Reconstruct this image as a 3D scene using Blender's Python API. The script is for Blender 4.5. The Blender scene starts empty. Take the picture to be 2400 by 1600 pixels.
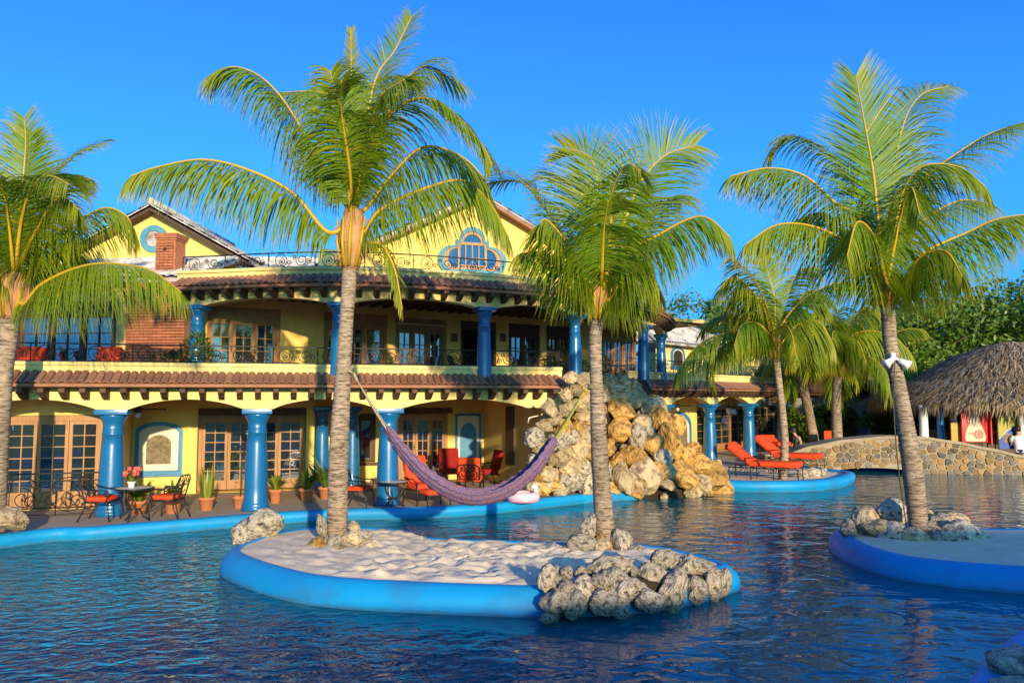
import bpy, bmesh, math, random
from mathutils import Vector, Matrix, noise as mn
R = math.radians
S = bpy.context.scene
COL = S.collection
V = Vector

# ------------------------------------------------------------------ camera, sky, sun, exposure
K = 0.845                      # drafting units -> metres (applied once to all geometry at the very end)
F, CZ = 1800.0, 3.2            # focal length in pixels of the 2400 px wide photo, eye height in drafting units
PITCH = math.atan(130 / F)
cam_d = bpy.data.cameras.new('camera'); cam = bpy.data.objects.new('camera', cam_d); COL.objects.link(cam)
cam.location = (0, 0, CZ * K); cam.rotation_euler = (R(90) + PITCH, 0, 0)
cam_d.sensor_width = 36; cam_d.lens = 36 * F / 2400; cam_d.clip_start = 0.1; cam_d.clip_end = 3000
S.camera = cam
SUN_AZ, SUN_EL = R(-19), R(11.5)  # heading of the light seen from above (0 = +Y, negative = to the left), elevation
w = bpy.data.worlds.new('World'); S.world = w; w.use_nodes = True
nt = w.node_tree; bg = nt.nodes['Background']
sky = nt.nodes.new('ShaderNodeTexSky'); sky.sky_type = 'NISHITA'; sky.sun_disc = False
sky.sun_elevation = SUN_EL; sky.sun_rotation = math.pi + SUN_AZ
sky.air_density = 1.0; sky.dust_density = 3.0; sky.ozone_density = 3.0; sky.altitude = 0
# deep azure overhead, paler towards the horizon, mixed into the physical sky
geo = nt.nodes.new('ShaderNodeTexCoord'); sep = nt.nodes.new('ShaderNodeSeparateXYZ'); nt.links.new(geo.outputs['Generated'], sep.inputs[0])
ramp = nt.nodes.new('ShaderNodeMapRange'); ramp.inputs[1].default_value = 0.0; ramp.inputs[2].default_value = 0.55; nt.links.new(sep.outputs[2], ramp.inputs[0])
grad = nt.nodes.new('ShaderNodeMix'); grad.data_type = 'RGBA'; grad.inputs[6].default_value = (0.1, 2.3, 8.6, 1); grad.inputs[7].default_value = (0.0, 0.3, 4.6, 1)
nt.links.new(ramp.outputs[0], grad.inputs[0])
azure = nt.nodes.new('ShaderNodeMix'); azure.data_type = 'RGBA'; azure.inputs[0].default_value = 0.42
tint = nt.nodes.new('ShaderNodeMix'); tint.data_type = 'RGBA'; tint.blend_type = 'MULTIPLY'; tint.inputs[0].default_value = 1.0; tint.inputs[7].default_value = (0.30, 0.94, 1.15, 1)
nt.links.new(sky.outputs[0], tint.inputs[6]); nt.links.new(tint.outputs[2], azure.inputs[6]); nt.links.new(grad.outputs[2], azure.inputs[7]); nt.links.new(azure.outputs[2], bg.inputs[0])
bg.inputs[1].default_value = 0.15
sun_d = bpy.data.lights.new('sun', 'SUN'); sun = bpy.data.objects.new('sun', sun_d); COL.objects.link(sun)
sun_d.energy = 3.9; sun_d.angle = R(0.9); sun_d.color = (1.0, 0.79, 0.50)
SUN_DIR = V((math.sin(SUN_AZ) * math.cos(SUN_EL), math.cos(SUN_AZ) * math.cos(SUN_EL), -math.sin(SUN_EL)))
sun.rotation_euler = SUN_DIR.to_track_quat('-Z', 'Y').to_euler(); sun.location = (12, -20, 30)
S.view_settings.view_transform = 'Standard'; S.view_settings.look = 'None'
S.view_settings.exposure = 0.76; S.view_settings.gamma = 1.0; S.view_settings.use_curve_mapping = False
S.cycles.max_bounces = 8; S.cycles.transparent_max_bounces = 16; S.cycles.caustics_reflective = False
S.cycles.caustics_refractive = False; S.cycles.sample_clamp_indirect = 6

# ------------------------------------------------------------------ photo pixel -> point in the place
def ray(u, v):
    a, b = (u - 1200) / F, (800 - v) / F
    return V((a, math.cos(PITCH) - math.sin(PITCH) * b, math.sin(PITCH) + math.cos(PITCH) * b))
def P(u, v, d):
    r = ray(u, v); r = r * (d / r.y); return V((r.x, r.y, r.z + CZ))
def onz(u, v, z):
    r = ray(u, v); r = r * ((z - CZ) / r.z); return V((r.x, r.y, z))

# ------------------------------------------------------------------ mesh building
class MB:
    def __init__(s): s.v = []; s.f = []; s.m = []; s.sm = []
    def add(s, verts, faces, mi=0, smooth=False):
        o = len(s.v); s.v += [tuple(p) for p in verts]
        for f in faces: s.f.append([i + o for i in f]); s.m.append(mi); s.sm.append(smooth)
    def box(s, c, size, rot=None, mi=0):
        hx, hy, hz = size[0] / 2, size[1] / 2, size[2] / 2; c = V(c)
        vs = [V((x, y, z)) for x in (-hx, hx) for y in (-hy, hy) for z in (-hz, hz)]
        if rot: vs = [rot @ p for p in vs]
        s.add([p + c for p in vs], [(0, 1, 3, 2), (4, 6, 7, 5), (0, 4, 5, 1), (2, 3, 7, 6), (0, 2, 6, 4), (1, 5, 7, 3)], mi)
    def bx(s, x0, x1, y0, y1, z0, z1, mi=0):
        s.box(((x0 + x1) / 2, (y0 + y1) / 2, (z0 + z1) / 2), (x1 - x0, y1 - y0, z1 - z0), None, mi)
    def rbox(s, c, size, r, mi=0, rot=None):
        # soft cushion / chamfered box
        bm = bmesh.new(); bmesh.ops.create_cube(bm, size=1)
        for p in bm.verts: p.co = V((p.co.x * size[0], p.co.y * size[1], p.co.z * size[2]))
        bmesh.ops.bevel(bm, geom=bm.edges[:], offset=r, segments=3, profile=0.5, affect='EDGES')
        bm.verts.index_update(); c = V(c)
        vs = [(rot @ p.co if rot else p.co) + c for p in bm.verts]
        s.add(vs, [[q.index for q in f.verts] for f in bm.faces], mi, True); bm.free()
    def tube(s, pts, r, n=6, mi=0, cap=True, flat=1.0):
        pts = [V(p) for p in pts]; k = len(pts)
        if k < 2: return
        rs = r if isinstance(r, (list, tuple)) else [r] * k
        ring = []; T0 = None; N = None
        for i in range(k):
            T = (pts[min(i + 1, k - 1)] - pts[max(i - 1, 0)])
            T = T.normalized() if T.length > 1e-9 else (T0 or V((0, 0, 1)))
            if N is None:
                a = V((0, 0, 1)) if abs(T.z) < 0.9 else V((1, 0, 0)); N = (a - T * a.dot(T)).normalized()
            else:
                N = N - T * N.dot(T); N = N.normalized() if N.length > 1e-6 else V((1, 0, 0))
            B = T.cross(N); T0 = T
            ring.append([pts[i] + (N * math.cos(2 * math.pi * j / n) * flat + B * math.sin(2 * math.pi * j / n)) * rs[i] for j in range(n)])
        vs = [p for q in ring for p in q]
        fs = [(i * n + j, i * n + (j + 1) % n, (i + 1) * n + (j + 1) % n, (i + 1) * n + j) for i in range(k - 1) for j in range(n)]
        if cap: fs += [list(range(n))[::-1], [(k - 1) * n + j for j in range(n)]]
        s.add(vs, fs, mi, n > 4)
    def lathe(s, prof, n=20, c=(0, 0, 0), mi=0, smooth=True):
        c = V(c); k = len(prof)
        vs = [c + V((r * math.cos(2 * math.pi * j / n), r * math.sin(2 * math.pi * j / n), z)) for r, z in prof for j in range(n)]
        fs = [(i * n + j, i * n + (j + 1) % n, (i + 1) * n + (j + 1) % n, (i + 1) * n + j) for i in range(k - 1) for j in range(n)]
        fs += [list(range(n))[::-1], [(k - 1) * n + j for j in range(n)]]
        s.add(vs, fs, mi, smooth)
    def prism(s, poly, o, ex, ez, ey, d, mi=0):
        # polygon (a, b) in the plane o + a*ex + b*ez, thickened by d along ey
        o, ex, ez, ey = V(o), V(ex), V(ez), V(ey); n = len(poly)
        a = [o + ex * p[0] + ez * p[1] for p in poly]; b = [p + ey * d for p in a]
        s.add(a + b, [list(range(n)), [n + i for i in range(n)][::-1]] + [(i, i + n, (i + 1) % n + n, (i + 1) % n) for i in range(n)], mi)
    def frame(s, out, inn, o, ex, ez, ey, d, mi=0):
        o, ex, ez, ey = V(o), V(ex), V(ez), V(ey); n = len(out)
        A = [o + ex * p[0] + ez * p[1] for p in out]; B = [o + ex * p[0] + ez * p[1] for p in inn]
        vs = A + B + [p + ey * d for p in A] + [p + ey * d for p in B]; fs = []
        for i in range(n):
            j = (i + 1) % n
            fs += [(i, j, n + j, n + i), (2 * n + i, 3 * n + i, 3 * n + j, 2 * n + j), (i, 2 * n + i, 2 * n + j, j), (n + i, n + j, 3 * n + j, 3 * n + i)]
        s.add(vs, fs, mi)
    def mesh(s, name, mats):
        me = bpy.data.meshes.new(name); me.from_pydata(s.v, [], s.f)
        for m in (mats if isinstance(mats, (list, tuple)) else [mats]): me.materials.append(m)
        me.polygons.foreach_set('material_index', s.m); me.polygons.foreach_set('use_smooth', s.sm); me.update()
        return me
    def build(s, name, mats, parent=None, world=False, loc=None):
        return obj(name, s.mesh(name, mats), parent, world, loc)

def wpos(o):
    p = V((0, 0, 0))
    while o: p += o.location; o = o.parent
    return p
def obj(name, me, parent=None, world=False, loc=None, mat=None):
    o = bpy.data.objects.new(name, me); COL.objects.link(o); o.parent = parent
    if mat is not None: o.matrix_local = mat
    if loc is not None: o.location = loc
    if world: o.location = V(loc or (0, 0, 0) if loc is None else loc) - wpos(parent)
    return o
def tag(o, label=None, cat=None, group=None, kind=None):
    if label: o['label'] = label
    if cat: o['category'] = cat
    if group: o['group'] = group
    if kind: o['kind'] = kind
    return o
def thing(name, label, cat, loc=(0, 0, 0), rz=0, group=None):
    o = bpy.data.objects.new(name, None); COL.objects.link(o); o.location = loc; o.rotation_euler = (0, 0, rz)
    o.empty_display_size = 0.2
    return tag(o, label, cat, group)
def dup(root, loc, rz=0, label=None, parent=None, scale=None):
    c = root.copy(); COL.objects.link(c)
    if parent is None: c.location = loc; c.rotation_euler = (0, 0, rz)
    else: c.parent = parent
    if scale: c.scale = scale
    if label: c['label'] = label
    for ch in [o for o in list(root.children)]: dup(ch, None, parent=c)
    return c
def cr(pts, n=8, closed=False):
    pts = [V(p) for p in pts]; k = len(pts); out = []
    rng = range(k if closed else k - 1)
    for i in rng:
        if closed: p0, p1, p2, p3 = pts[i - 1], pts[i], pts[(i + 1) % k], pts[(i + 2) % k]
        else:
            p1, p2 = pts[i], pts[i + 1]
            p0 = pts[i - 1] if i > 0 else p1 * 2 - p2
            p3 = pts[i + 2] if i + 2 < k else p2 * 2 - p1
        for j in range(n):
            t = j / n
            out.append(0.5 * ((2 * p1) + (p2 - p0) * t + (2 * p0 - 5 * p1 + 4 * p2 - p3) * t * t + (3 * p1 - p0 - 3 * p2 + p3) * t ** 3))
    if not closed: out.append(pts[-1])
    return out
class Path:
    # horizontal polyline with arc length; left normal points away from the camera for paths running left to right
    def __init__(s, pts, n=12):
        s.p = [V((q[0], q[1], 0)) for q in (cr([V((q[0], q[1], 0)) for q in pts], n) if n else pts)]
        s.l = [0]
        for a, b in zip(s.p, s.p[1:]): s.l.append(s.l[-1] + (b - a).length)
        s.L = s.l[-1]
    def at(s, t):
        i = 0
        while i < len(s.l) - 2 and s.l[i + 1] < t: i += 1
        a, b = s.p[i], s.p[i + 1]; T = (b - a).normalized()
        return a + T * (t - s.l[i]), T, V((-T.y, T.x, 0))
    def w(s, t, off=0, z=0):
        p, T, N = s.at(t); q = p + N * off; return V((q.x, q.y, z))
    def near(s, q):
        q = V((q[0], q[1], 0)); best = (1e9, 0)
        for i in range(len(s.p) - 1):
            a, b = s.p[i], s.p[i + 1]; e = b - a; t = max(0, min(1, (q - a).dot(e) / e.length_squared))
            d = (a + e * t - q).length
            if d < best[0]: best = (d, s.l[i] + t * e.length)
        return best[1]

# ------------------------------------------------------------------ materials
def mat(name, c1, c2=None, scale=3.0, rough=0.7, bump=0.0, bscale=None, spec=0.4, coat=0.0, rnd=0.0, metal=0.0, stretch=(1, 1, 1), trans=0.0, detail=6, c3=None, s3=1.0, dist=0.02):
    m = bpy.data.materials.new(name); m.use_nodes = True; t = m.node_tree; b = t.nodes['Principled BSDF']
    N = t.nodes.new; L = t.links.new
    b.inputs['Roughness'].default_value = rough; b.inputs['Specular IOR Level'].default_value = spec
    b.inputs['Coat Weight'].default_value = coat; b.inputs['Coat Roughness'].default_value = 0.12; b.inputs['Metallic'].default_value = metal
    tc = N('ShaderNodeTexCoord'); mp = N('ShaderNodeMapping'); mp.inputs['Scale'].default_value = stretch
    L(tc.outputs['Object'], mp.inputs[0])
    c2 = c2 or tuple(x * 0.75 for x in c1)
    nz = N('ShaderNodeTexNoise'); nz.inputs['Scale'].default_value = scale; nz.inputs['Detail'].default_value = detail; nz.inputs['Roughness'].default_value = 0.6
    L(mp.outputs[0], nz.inputs['Vector'])
    rp = N('ShaderNodeMapRange'); rp.inputs[1].default_value = 0.35; rp.inputs[2].default_value = 0.65; L(nz.outputs[0], rp.inputs[0])
    mx = N('ShaderNodeMix'); mx.data_type = 'RGBA'; mx.inputs[6].default_value = (*c1, 1); mx.inputs[7].default_value = (*c2, 1)
    L(rp.outputs[0], mx.inputs[0]); out = mx.outputs[2]
    if c3:
        n3 = N('ShaderNodeTexNoise'); n3.inputs['Scale'].default_value = s3; n3.inputs['Detail'].default_value = 5; L(mp.outputs[0], n3.inputs['Vector'])
        r3 = N('ShaderNodeMapRange'); r3.inputs[1].default_value = 0.5; r3.inputs[2].default_value = 0.68; L(n3.outputs[0], r3.inputs[0])
        m3 = N('ShaderNodeMix'); m3.data_type = 'RGBA'; m3.inputs[7].default_value = (*c3, 1); L(out, m3.inputs[6]); L(r3.outputs[0], m3.inputs[0]); out = m3.outputs[2]
    if rnd:
        oi = N('ShaderNodeObjectInfo'); hs = N('ShaderNodeHueSaturation'); r1 = N('ShaderNodeMapRange'); r1.inputs[3].default_value = 1 - rnd; r1.inputs[4].default_value = 1 + rnd * 0.7
        L(oi.outputs['Random'], r1.inputs[0]); L(r1.outputs[0], hs.inputs['Value']); L(out, hs.inputs['Color']); out = hs.outputs[0]
    L(out, b.inputs['Base Color'])
    if bump:
        n2 = N('ShaderNodeTexNoise'); n2.inputs['Scale'].default_value = bscale or scale * 6; n2.inputs['Detail'].default_value = 8; L(mp.outputs[0], n2.inputs['Vector'])
        bp = N('ShaderNodeBump'); bp.inputs['Strength'].default_value = bump; bp.inputs['Distance'].default_value = dist; L(n2.outputs[0], bp.inputs['Height']); L(bp.outputs[0], b.inputs['Normal'])
    if trans:
        tr = N('ShaderNodeBsdfTranslucent'); ms = N('ShaderNodeMixShader'); ms.inputs[0].default_value = trans
        L(out, tr.inputs[0]); L(b.outputs[0], ms.inputs[1]); L(tr.outputs[0], ms.inputs[2]); L(ms.outputs[0], t.nodes['Material Output'].inputs[0])
    return m
M = {}
M['stucco'] = mat('yellow_stucco', (.85, .59, .17), (.76, .51, .14), 1.6, .85, .35, 30, .2, c3=(.60, .42, .15), s3=1.1, stretch=(1, 1, .35))
M['cream'] = mat('cream_stucco', (.82, .66, .27), (.74, .57, .21), 1.4, .85, .3, 30, .2, c3=(.60, .46, .2), s3=1.2, stretch=(1, 1, .4))
M['blue'] = mat('blue_enamel', (.006, .13, .33), (.005, .11, .28), 2, .32, .05, 12, .6, coat=.35)
M['tile'] = mat('brown_clay_tile', (.33, .155, .085), (.24, .11, .062), 6, .75, .3, 40, .3, rnd=.3)
M['corbel'] = mat('dark_carved_wood', (.115, .06, .03), (.06, .032, .018), 5, .7, .4, 30, .3, rnd=.25)
M['eave'] = mat('eave_board', (.36, .16, .09), (.27, .12, .07), 3, .75, .2, 20, .3)
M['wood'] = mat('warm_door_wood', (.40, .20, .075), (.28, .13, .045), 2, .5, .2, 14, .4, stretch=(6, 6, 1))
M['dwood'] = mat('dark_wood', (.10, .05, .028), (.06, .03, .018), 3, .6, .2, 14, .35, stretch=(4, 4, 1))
M['glass'] = mat('window_glass', (.012, .022, .024), (.02, .03, .03), .8, .03, 0, None, 1.0, coat=1.0)
M['glass'].node_tree.nodes['Principled BSDF'].inputs['IOR'].default_value = 2.0
M['glass'].node_tree.nodes['Principled BSDF'].inputs['Coat Roughness'].default_value = 0.01
M['brick'] = mat('red_brick', (.44, .17, .085), (.34, .12, .06), 9, .9, .4, 40, .2, rnd=.25)
M['mortar'] = mat('grey_mortar', (.32, .24, .19), (.25, .19, .15), 8, .95, .4, 40, .1)
M['slate'] = mat('weathered_roof_tile', (.62, .57, .54), (.40, .36, .35), 3, .9, .5, 25, .2, c3=(.2, .18, .17), s3=2.2)
M['iron'] = mat('wrought_iron', (.014, .013, .013), (.022, .02, .018), 8, .45, 0, None, .5)
M['deck'] = mat('sandstone_deck', (.42, .335, .27), (.36, .28, .22), .8, .8, .25, 18, .25)
M['ibl'] = mat('azure_pool_paint', (.004, .28, .58), (.006, .24, .53), .9, .5, .2, 12, .3, c3=(.02, .20, .42), s3=1.3)
def stain(m, col=(.05, .12, .15)):
    # scum line of uneven height where the water laps the painted rim
    t = m.node_tree; N = t.nodes.new; L = t.links.new; b = t.nodes['Principled BSDF']; src = b.inputs['Base Color'].links[0].from_socket
    tc = N('ShaderNodeTexCoord'); sp = N('ShaderNodeSeparateXYZ'); L(tc.outputs['Object'], sp.inputs[0]); nz = N('ShaderNodeTexNoise'); nz.inputs['Scale'].default_value = 5; nz.inputs['Detail'].default_value = 6; L(tc.outputs['Object'], nz.inputs['Vector'])
    ma = N('ShaderNodeMath'); ma.operation = 'MULTIPLY_ADD'; L(nz.outputs[0], ma.inputs[0]); ma.inputs[1].default_value = -.11; L(sp.outputs[2], ma.inputs[2])
    mr = N('ShaderNodeMapRange'); mr.inputs[1].default_value = -.045; mr.inputs[2].default_value = .0; mr.inputs[3].default_value = .6; mr.inputs[4].default_value = 0; L(ma.outputs[0], mr.inputs[0])
    mx = N('ShaderNodeMix'); mx.data_type = 'RGBA'; L(mr.outputs[0], mx.inputs[0]); L(src, mx.inputs[6]); mx.inputs[7].default_value = (*col, 1); L(mx.outputs[2], b.inputs['Base Color'])
stain(M['ibl'])
M['floor'] = mat('blue_pool_floor', (.004, .13, .30), (.01, .18, .36), .5, .6)
M['sand'] = mat('pale_beach_sand', (.84, .68, .47), (.76, .60, .40), 2.5, .95, .7, 60, .1, dist=.03)
M['rock'] = mat('tan_limestone', (.64, .49, .29), (.50, .35, .18), 2.2, .92, 1.0, 7, .15, rnd=.35, c3=(.2, .15, .1), s3=3, dist=.06)
M['gold'] = mat('ochre_limestone', (.64, .38, .11), (.54, .28, .07), 2.0, .85, 1.0, 7, .25, rnd=.35, c3=(.17, .11, .05), s3=2.6, dist=.06)
M['coral'] = mat('pale_coral_rock', (.70, .60, .45), (.50, .41, .29), 3.5, .95, 1.0, 10, .1, rnd=.25, c3=(.13, .11, .09), s3=4, dist=.07)
M['dark'] = mat('painted_gap_shade', (.03, .022, .014), (.05, .035, .02), 3, .95, .5, 10, .1)  # near-black colour paints the shade of gaps, recesses and unlit rooms
M['red'] = mat('orange_red_cushion', (.78, .075, .02), (.70, .06, .018), 3, .85, .25, 60, .15)
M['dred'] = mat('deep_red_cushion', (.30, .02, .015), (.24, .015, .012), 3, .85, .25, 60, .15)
M['terra'] = mat('terracotta', (.52, .20, .085), (.44, .16, .07), 4, .8, .2, 30, .25)
M['white'] = mat('white_paint', (.78, .77, .74), (.7, .69, .66), 3, .5, .05)
M['tilew'] = mat('pale_glazed_tile', (.70, .62, .48), (.6, .52, .4), 5, .4, .15, 20, .4)
M['bronze'] = mat('carved_bronze', (.25, .19, .10), (.12, .09, .05), 9, .6, .8, 25, .4)
M['bframe'] = mat('blue_tile_frame', (.03, .16, .34), (.04, .22, .40), 6, .4, .2, 20, .4)
M['teal'] = mat('teal_stone_surround', (.04, .20, .30), (.10, .27, .33), 4, .6, .3, 20, .3)
M['bglass'] = mat('blue_window_glass', (.004, .06, .22), (.006, .09, .27), 1, .12, 0, None, .25)
M['ceil'] = mat('plank_ceiling', (.32, .20, .10), (.22, .13, .065), 2, .8, .2, 14, .2)
M['pink'] = mat('pink_vinyl', (.85, .22, .42), (.85, .35, .5), 2, .3, 0, None, .5)
M['ghost'] = mat('pale_pink_vinyl', (.85, .62, .66), (.85, .5, .58), 3, .3, 0, None, .5)
M['skin'] = mat('skin', (.50, .27, .18), (.45, .23, .15), 4, .6)
M['hair'] = mat('dark_hair', (.03, .02, .014), (.02, .014, .01), 20, .6)
M['flower'] = mat('red_pink_petals', (.7, .05, .09), (.75, .2, .12), 6, .7)
def leafmat(name, g, y, trans=.35):
    m = bpy.data.materials.new(name); m.use_nodes = True; t = m.node_tree; b = t.nodes['Principled BSDF']; N = t.nodes.new; L = t.links.new
    at = N('ShaderNodeAttribute'); at.attribute_name = 'leaf_hue'
    mx = N('ShaderNodeMix'); mx.data_type = 'RGBA'; mx.inputs[6].default_value = (*g, 1); mx.inputs[7].default_value = (*y, 1); L(at.outputs['Fac'], mx.inputs[0])
    L(mx.outputs[2], b.inputs['Base Color']); b.inputs['Roughness'].default_value = .42; b.inputs['Specular IOR Level'].default_value = .45
    tr = N('ShaderNodeBsdfTranslucent'); ms = N('ShaderNodeMixShader'); ms.inputs[0].default_value = trans
    L(mx.outputs[2], tr.inputs[0]); L(b.outputs[0], ms.inputs[1]); L(tr.outputs[0], ms.inputs[2]); L(ms.outputs[0], t.nodes['Material Output'].inputs[0])
    return m
M['frond'] = leafmat('palm_leaflet', (.12, .27, .008), (.48, .40, .02), .45)
M['frond2'] = leafmat('young_palm_leaflet', (.12, .24, .008), (.46, .38, .02), .42)
M['rachis'] = mat('yellow_leaf_stalk', (.50, .30, .015), (.42, .27, .02), 3, .5)
M['leaf'] = leafmat('broad_leaf', (.07, .16, .014), (.22, .29, .03), .3)
M['plant'] = leafmat('pot_plant_leaf', (.05, .14, .015), (.35, .36, .05), .3)
M['husk'] = mat('fibrous_leaf_base', (.50, .27, .12), (.34, .16, .06), 3, .9, .6, 24, .1, stretch=(3, 3, .6))
def barkmat():
    m = bpy.data.materials.new('ringed_palm_bark'); m.use_nodes = True; t = m.node_tree; b = t.nodes['Principled BSDF']; N = t.nodes.new; L = t.links.new
    tc = N('ShaderNodeTexCoord'); mp = N('ShaderNodeMapping'); mp.inputs['Scale'].default_value = (3.4, 3.4, 24); L(tc.outputs['Object'], mp.inputs[0])
    n1 = N('ShaderNodeTexNoise'); n1.inputs['Scale'].default_value = 1.6; n1.inputs['Detail'].default_value = 7; n1.inputs['Roughness'].default_value = .72; L(mp.outputs[0], n1.inputs['Vector'])
    n2 = N('ShaderNodeTexNoise'); n2.inputs['Scale'].default_value = 1.1; n2.inputs['Detail'].default_value = 3; L(tc.outputs['Object'], n2.inputs['Vector'])
    cr_ = N('ShaderNodeValToRGB'); e = cr_.color_ramp.elements; e[0].position = .40; e[0].color = (.11, .075, .05, 1); e[1].position = .56; e[1].color = (.46, .34, .235, 1)
    L(n1.outputs[0], cr_.inputs[0])
    hs = N('ShaderNodeHueSaturation'); mr = N('ShaderNodeMapRange'); mr.inputs[1].default_value = .3; mr.inputs[2].default_value = .7; mr.inputs[3].default_value = .7; mr.inputs[4].default_value = 1.15
    L(n2.outputs[0], mr.inputs[0]); L(mr.outputs[0], hs.inputs['Value']); L(cr_.outputs[0], hs.inputs['Color']); L(hs.outputs[0], b.inputs['Base Color'])
    b.inputs['Roughness'].default_value = .9; b.inputs['Specular IOR Level'].default_value = .15
    bp = N('ShaderNodeBump'); bp.inputs['Strength'].default_value = .8; bp.inputs['Distance'].default_value = .03; L(n1.outputs[0], bp.inputs['Height']); L(bp.outputs[0], b.inputs['Normal'])
    return m
M['bark'] = barkmat()
def watermat():
    m = bpy.data.materials.new('rippled_pool_water'); m.use_nodes = True; t = m.node_tree; N = t.nodes.new; L = t.links.new
    t.nodes.remove(t.nodes['Principled BSDF'])
    tc = N('ShaderNodeTexCoord')
    def nz(scale, stretch, det, rot=0):
        mp = N('ShaderNodeMapping'); mp.inputs['Scale'].default_value = stretch; mp.inputs['Rotation'].default_value = (0, 0, rot); L(tc.outputs['Object'], mp.inputs[0])
        n = N('ShaderNodeTexNoise'); n.inputs['Scale'].default_value = scale; n.inputs['Detail'].default_value = det; n.inputs['Roughness'].default_value = .5; n.inputs['Distortion'].default_value = .6
        L(mp.outputs[0], n.inputs['Vector']); return n.outputs[0]
    a = nz(1.5, (1, 1.5, 1), 2, .3); b = nz(4.6, (1, 1.35, 1), 2, -.25)
    # a breeze ruffles the left side of the pool more than the sheltered right side
    sx = N('ShaderNodeSeparateXYZ'); L(tc.outputs['Object'], sx.inputs[0])
    mr = N('ShaderNodeMapRange'); mr.inputs[1].default_value = -5; mr.inputs[2].default_value = 1.5; mr.inputs[3].default_value = 1.0; mr.inputs[4].default_value = .11; L(sx.outputs[0], mr.inputs[0])
    mu = N('ShaderNodeMath'); mu.operation = 'MULTIPLY'; L(b, mu.inputs[0]); L(mr.outputs[0], mu.inputs[1])
    mw = N('ShaderNodeMath'); mw.operation = 'MULTIPLY_ADD'; L(a, mw.inputs[0]); mw.inputs[1].default_value = .75; L(mu.outputs[0], mw.inputs[2])
    bp = N('ShaderNodeBump'); bp.inputs['Strength'].default_value = .55; bp.inputs['Distance'].default_value = .10; L(mw.outputs[0], bp.inputs['Height'])
    fr = N('ShaderNodeFresnel'); fr.inputs[0].default_value = 1.33; L(bp.outputs[0], fr.inputs[1])
    gl = N('ShaderNodeBsdfGlossy'); gl.inputs['Roughness'].default_value = .02; gl.inputs['Color'].default_value = (1, 1, 1, 1); L(bp.outputs[0], gl.inputs['Normal'])
    tr = N('ShaderNodeBsdfTransparent'); tr.inputs[0].default_value = (.22, .58, .74, 1)
    df = N('ShaderNodeBsdfDiffuse'); df.inputs[0].default_value = (.0, .17, .21, 1)
    m1 = N('ShaderNodeMixShader'); m1.inputs[0].default_value = .6; L(tr.outputs[0], m1.inputs[1]); L(df.outputs[0], m1.inputs[2])
    ms = N('ShaderNodeMixShader'); L(fr.outputs[0], ms.inputs[0]); L(m1.outputs[0], ms.inputs[1]); L(gl.outputs[0], ms.inputs[2]); L(ms.outputs[0], t.nodes['Material Output'].inputs[0])
    return m
M['water'] = watermat()
rnd = random.Random(7)
# ------------------------------------------------------------------ the setting: ground, pool, islands
DECK = 0.25
C1, C3 = onz(258, 1207, DECK), onz(908, 1182, DECK)          # feet of two porch columns fix the front of the villa
LE = (C3 - C1); LE.z = 0; LE.normalize(); LN = V((-LE.y, LE.x, 0))
def Lp(s, t, z=0): q = C1 + LE * s + LN * t; return V((q.x, q.y, z))
def hitL(u, v, t):                                            # the porch-front frame: s along the front, t behind it
    r = ray(u, v); o = V((0, 0, CZ)); k = (t - (o - C1).dot(LN)) / r.dot(LN); q = o + r * k
    return (q - C1).dot(LE), q.z
RA, RB = onz(1665, 1084, DECK), V((11.6, 37.9, 0))
RE = (RB - RA); RE.z = 0; RE.normalize(); RN = V((-RE.y, RE.x, 0))
def Rp(s, t, z=0): q = RA + RE * s + RN * t; return V((q.x, q.y, z))
def hitR(u, v, t):
    r = ray(u, v); o = V((0, 0, CZ)); k = (t - (o - RA).dot(RN)) / r.dot(RN); q = o + r * k
    return (q - RA).dot(RE), q.z

edge_l = [onz(u, v, DECK) for u, v in ((-900, 1500), (-350, 1330), (0, 1256), (220, 1238), (439, 1220), (620, 1206), (796, 1196), (980, 1192), (1130, 1184), (1260, 1171), (1365, 1160))]
edge_l = [V((-16, 3, 0)), V((-15.5, 9, 0))] + [V((p.x, p.y, 0)) for p in edge_l[2:]]
mid = [V((4.0, 24.4, 0)), V((6.2, 26.2, 0))]
terr = [onz(u, v, 0) for u, v in ((1690, 1151), (1770, 1153), (1850, 1153), (1925, 1149), (1975, 1141), (1996, 1128))] + [V((12.6, 30.5, 0)), V((12.0, 32.5, 0))]
back = [V(p) for p in ((11.8, 34.5, 0), (13.5, 36.2, 0), (17, 36.4, 0), (21, 35.6, 0), (24, 33.5, 0), (27, 29, 0), (28.5, 20, 0), (27, 13, 0), (20, 10.6, 0), (12, 10.4, 0))]
near = [V(p) for p in ((8.2, 10.6, 0), (6.75, 10.0, 0), (4.4, 7.6, 0), (2.6, 4.6, 0), (.6, 2.2, 0), (-5, 0.8, 0), (-12, .6, 0))]
pool = cr(edge_l[1:] + mid + terr, 5) + back[1:] + cr(near, 4)
pool = [V((p.x, p.y, 0)) for p in pool]
bm = bmesh.new()
big = [V(p) for p in ((-900, -500, 0), (900, -500, 0), (900, 1500, 0), (-900, 1500, 0))]
es = []
for loop in (big, pool):
    vs = [bm.verts.new((p.x, p.y, DECK)) for p in loop]
    es += [bm.edges.new((vs[i], vs[(i + 1) % len(vs)])) for i in range(len(vs))]
bmesh.ops.triangle_fill(bm, use_beauty=True, edges=es)
for f in bm.faces:
    if f.normal.z < 0: f.normal_flip()
me = bpy.data.meshes.new('ground'); bm.to_mesh(me); bm.free(); me.materials.append(M['deck'])
tag(obj('ground', me), 'pale sandstone deck and ground around the pool', kind='structure')
b = MB(); n = len(pool)
b.add([V((p.x, p.y, DECK)) for p in pool] + [V((p.x, p.y, -1.3)) for p in pool], [(i, (i + 1) % n, n + (i + 1) % n, n + i) for i in range(n)])
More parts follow.
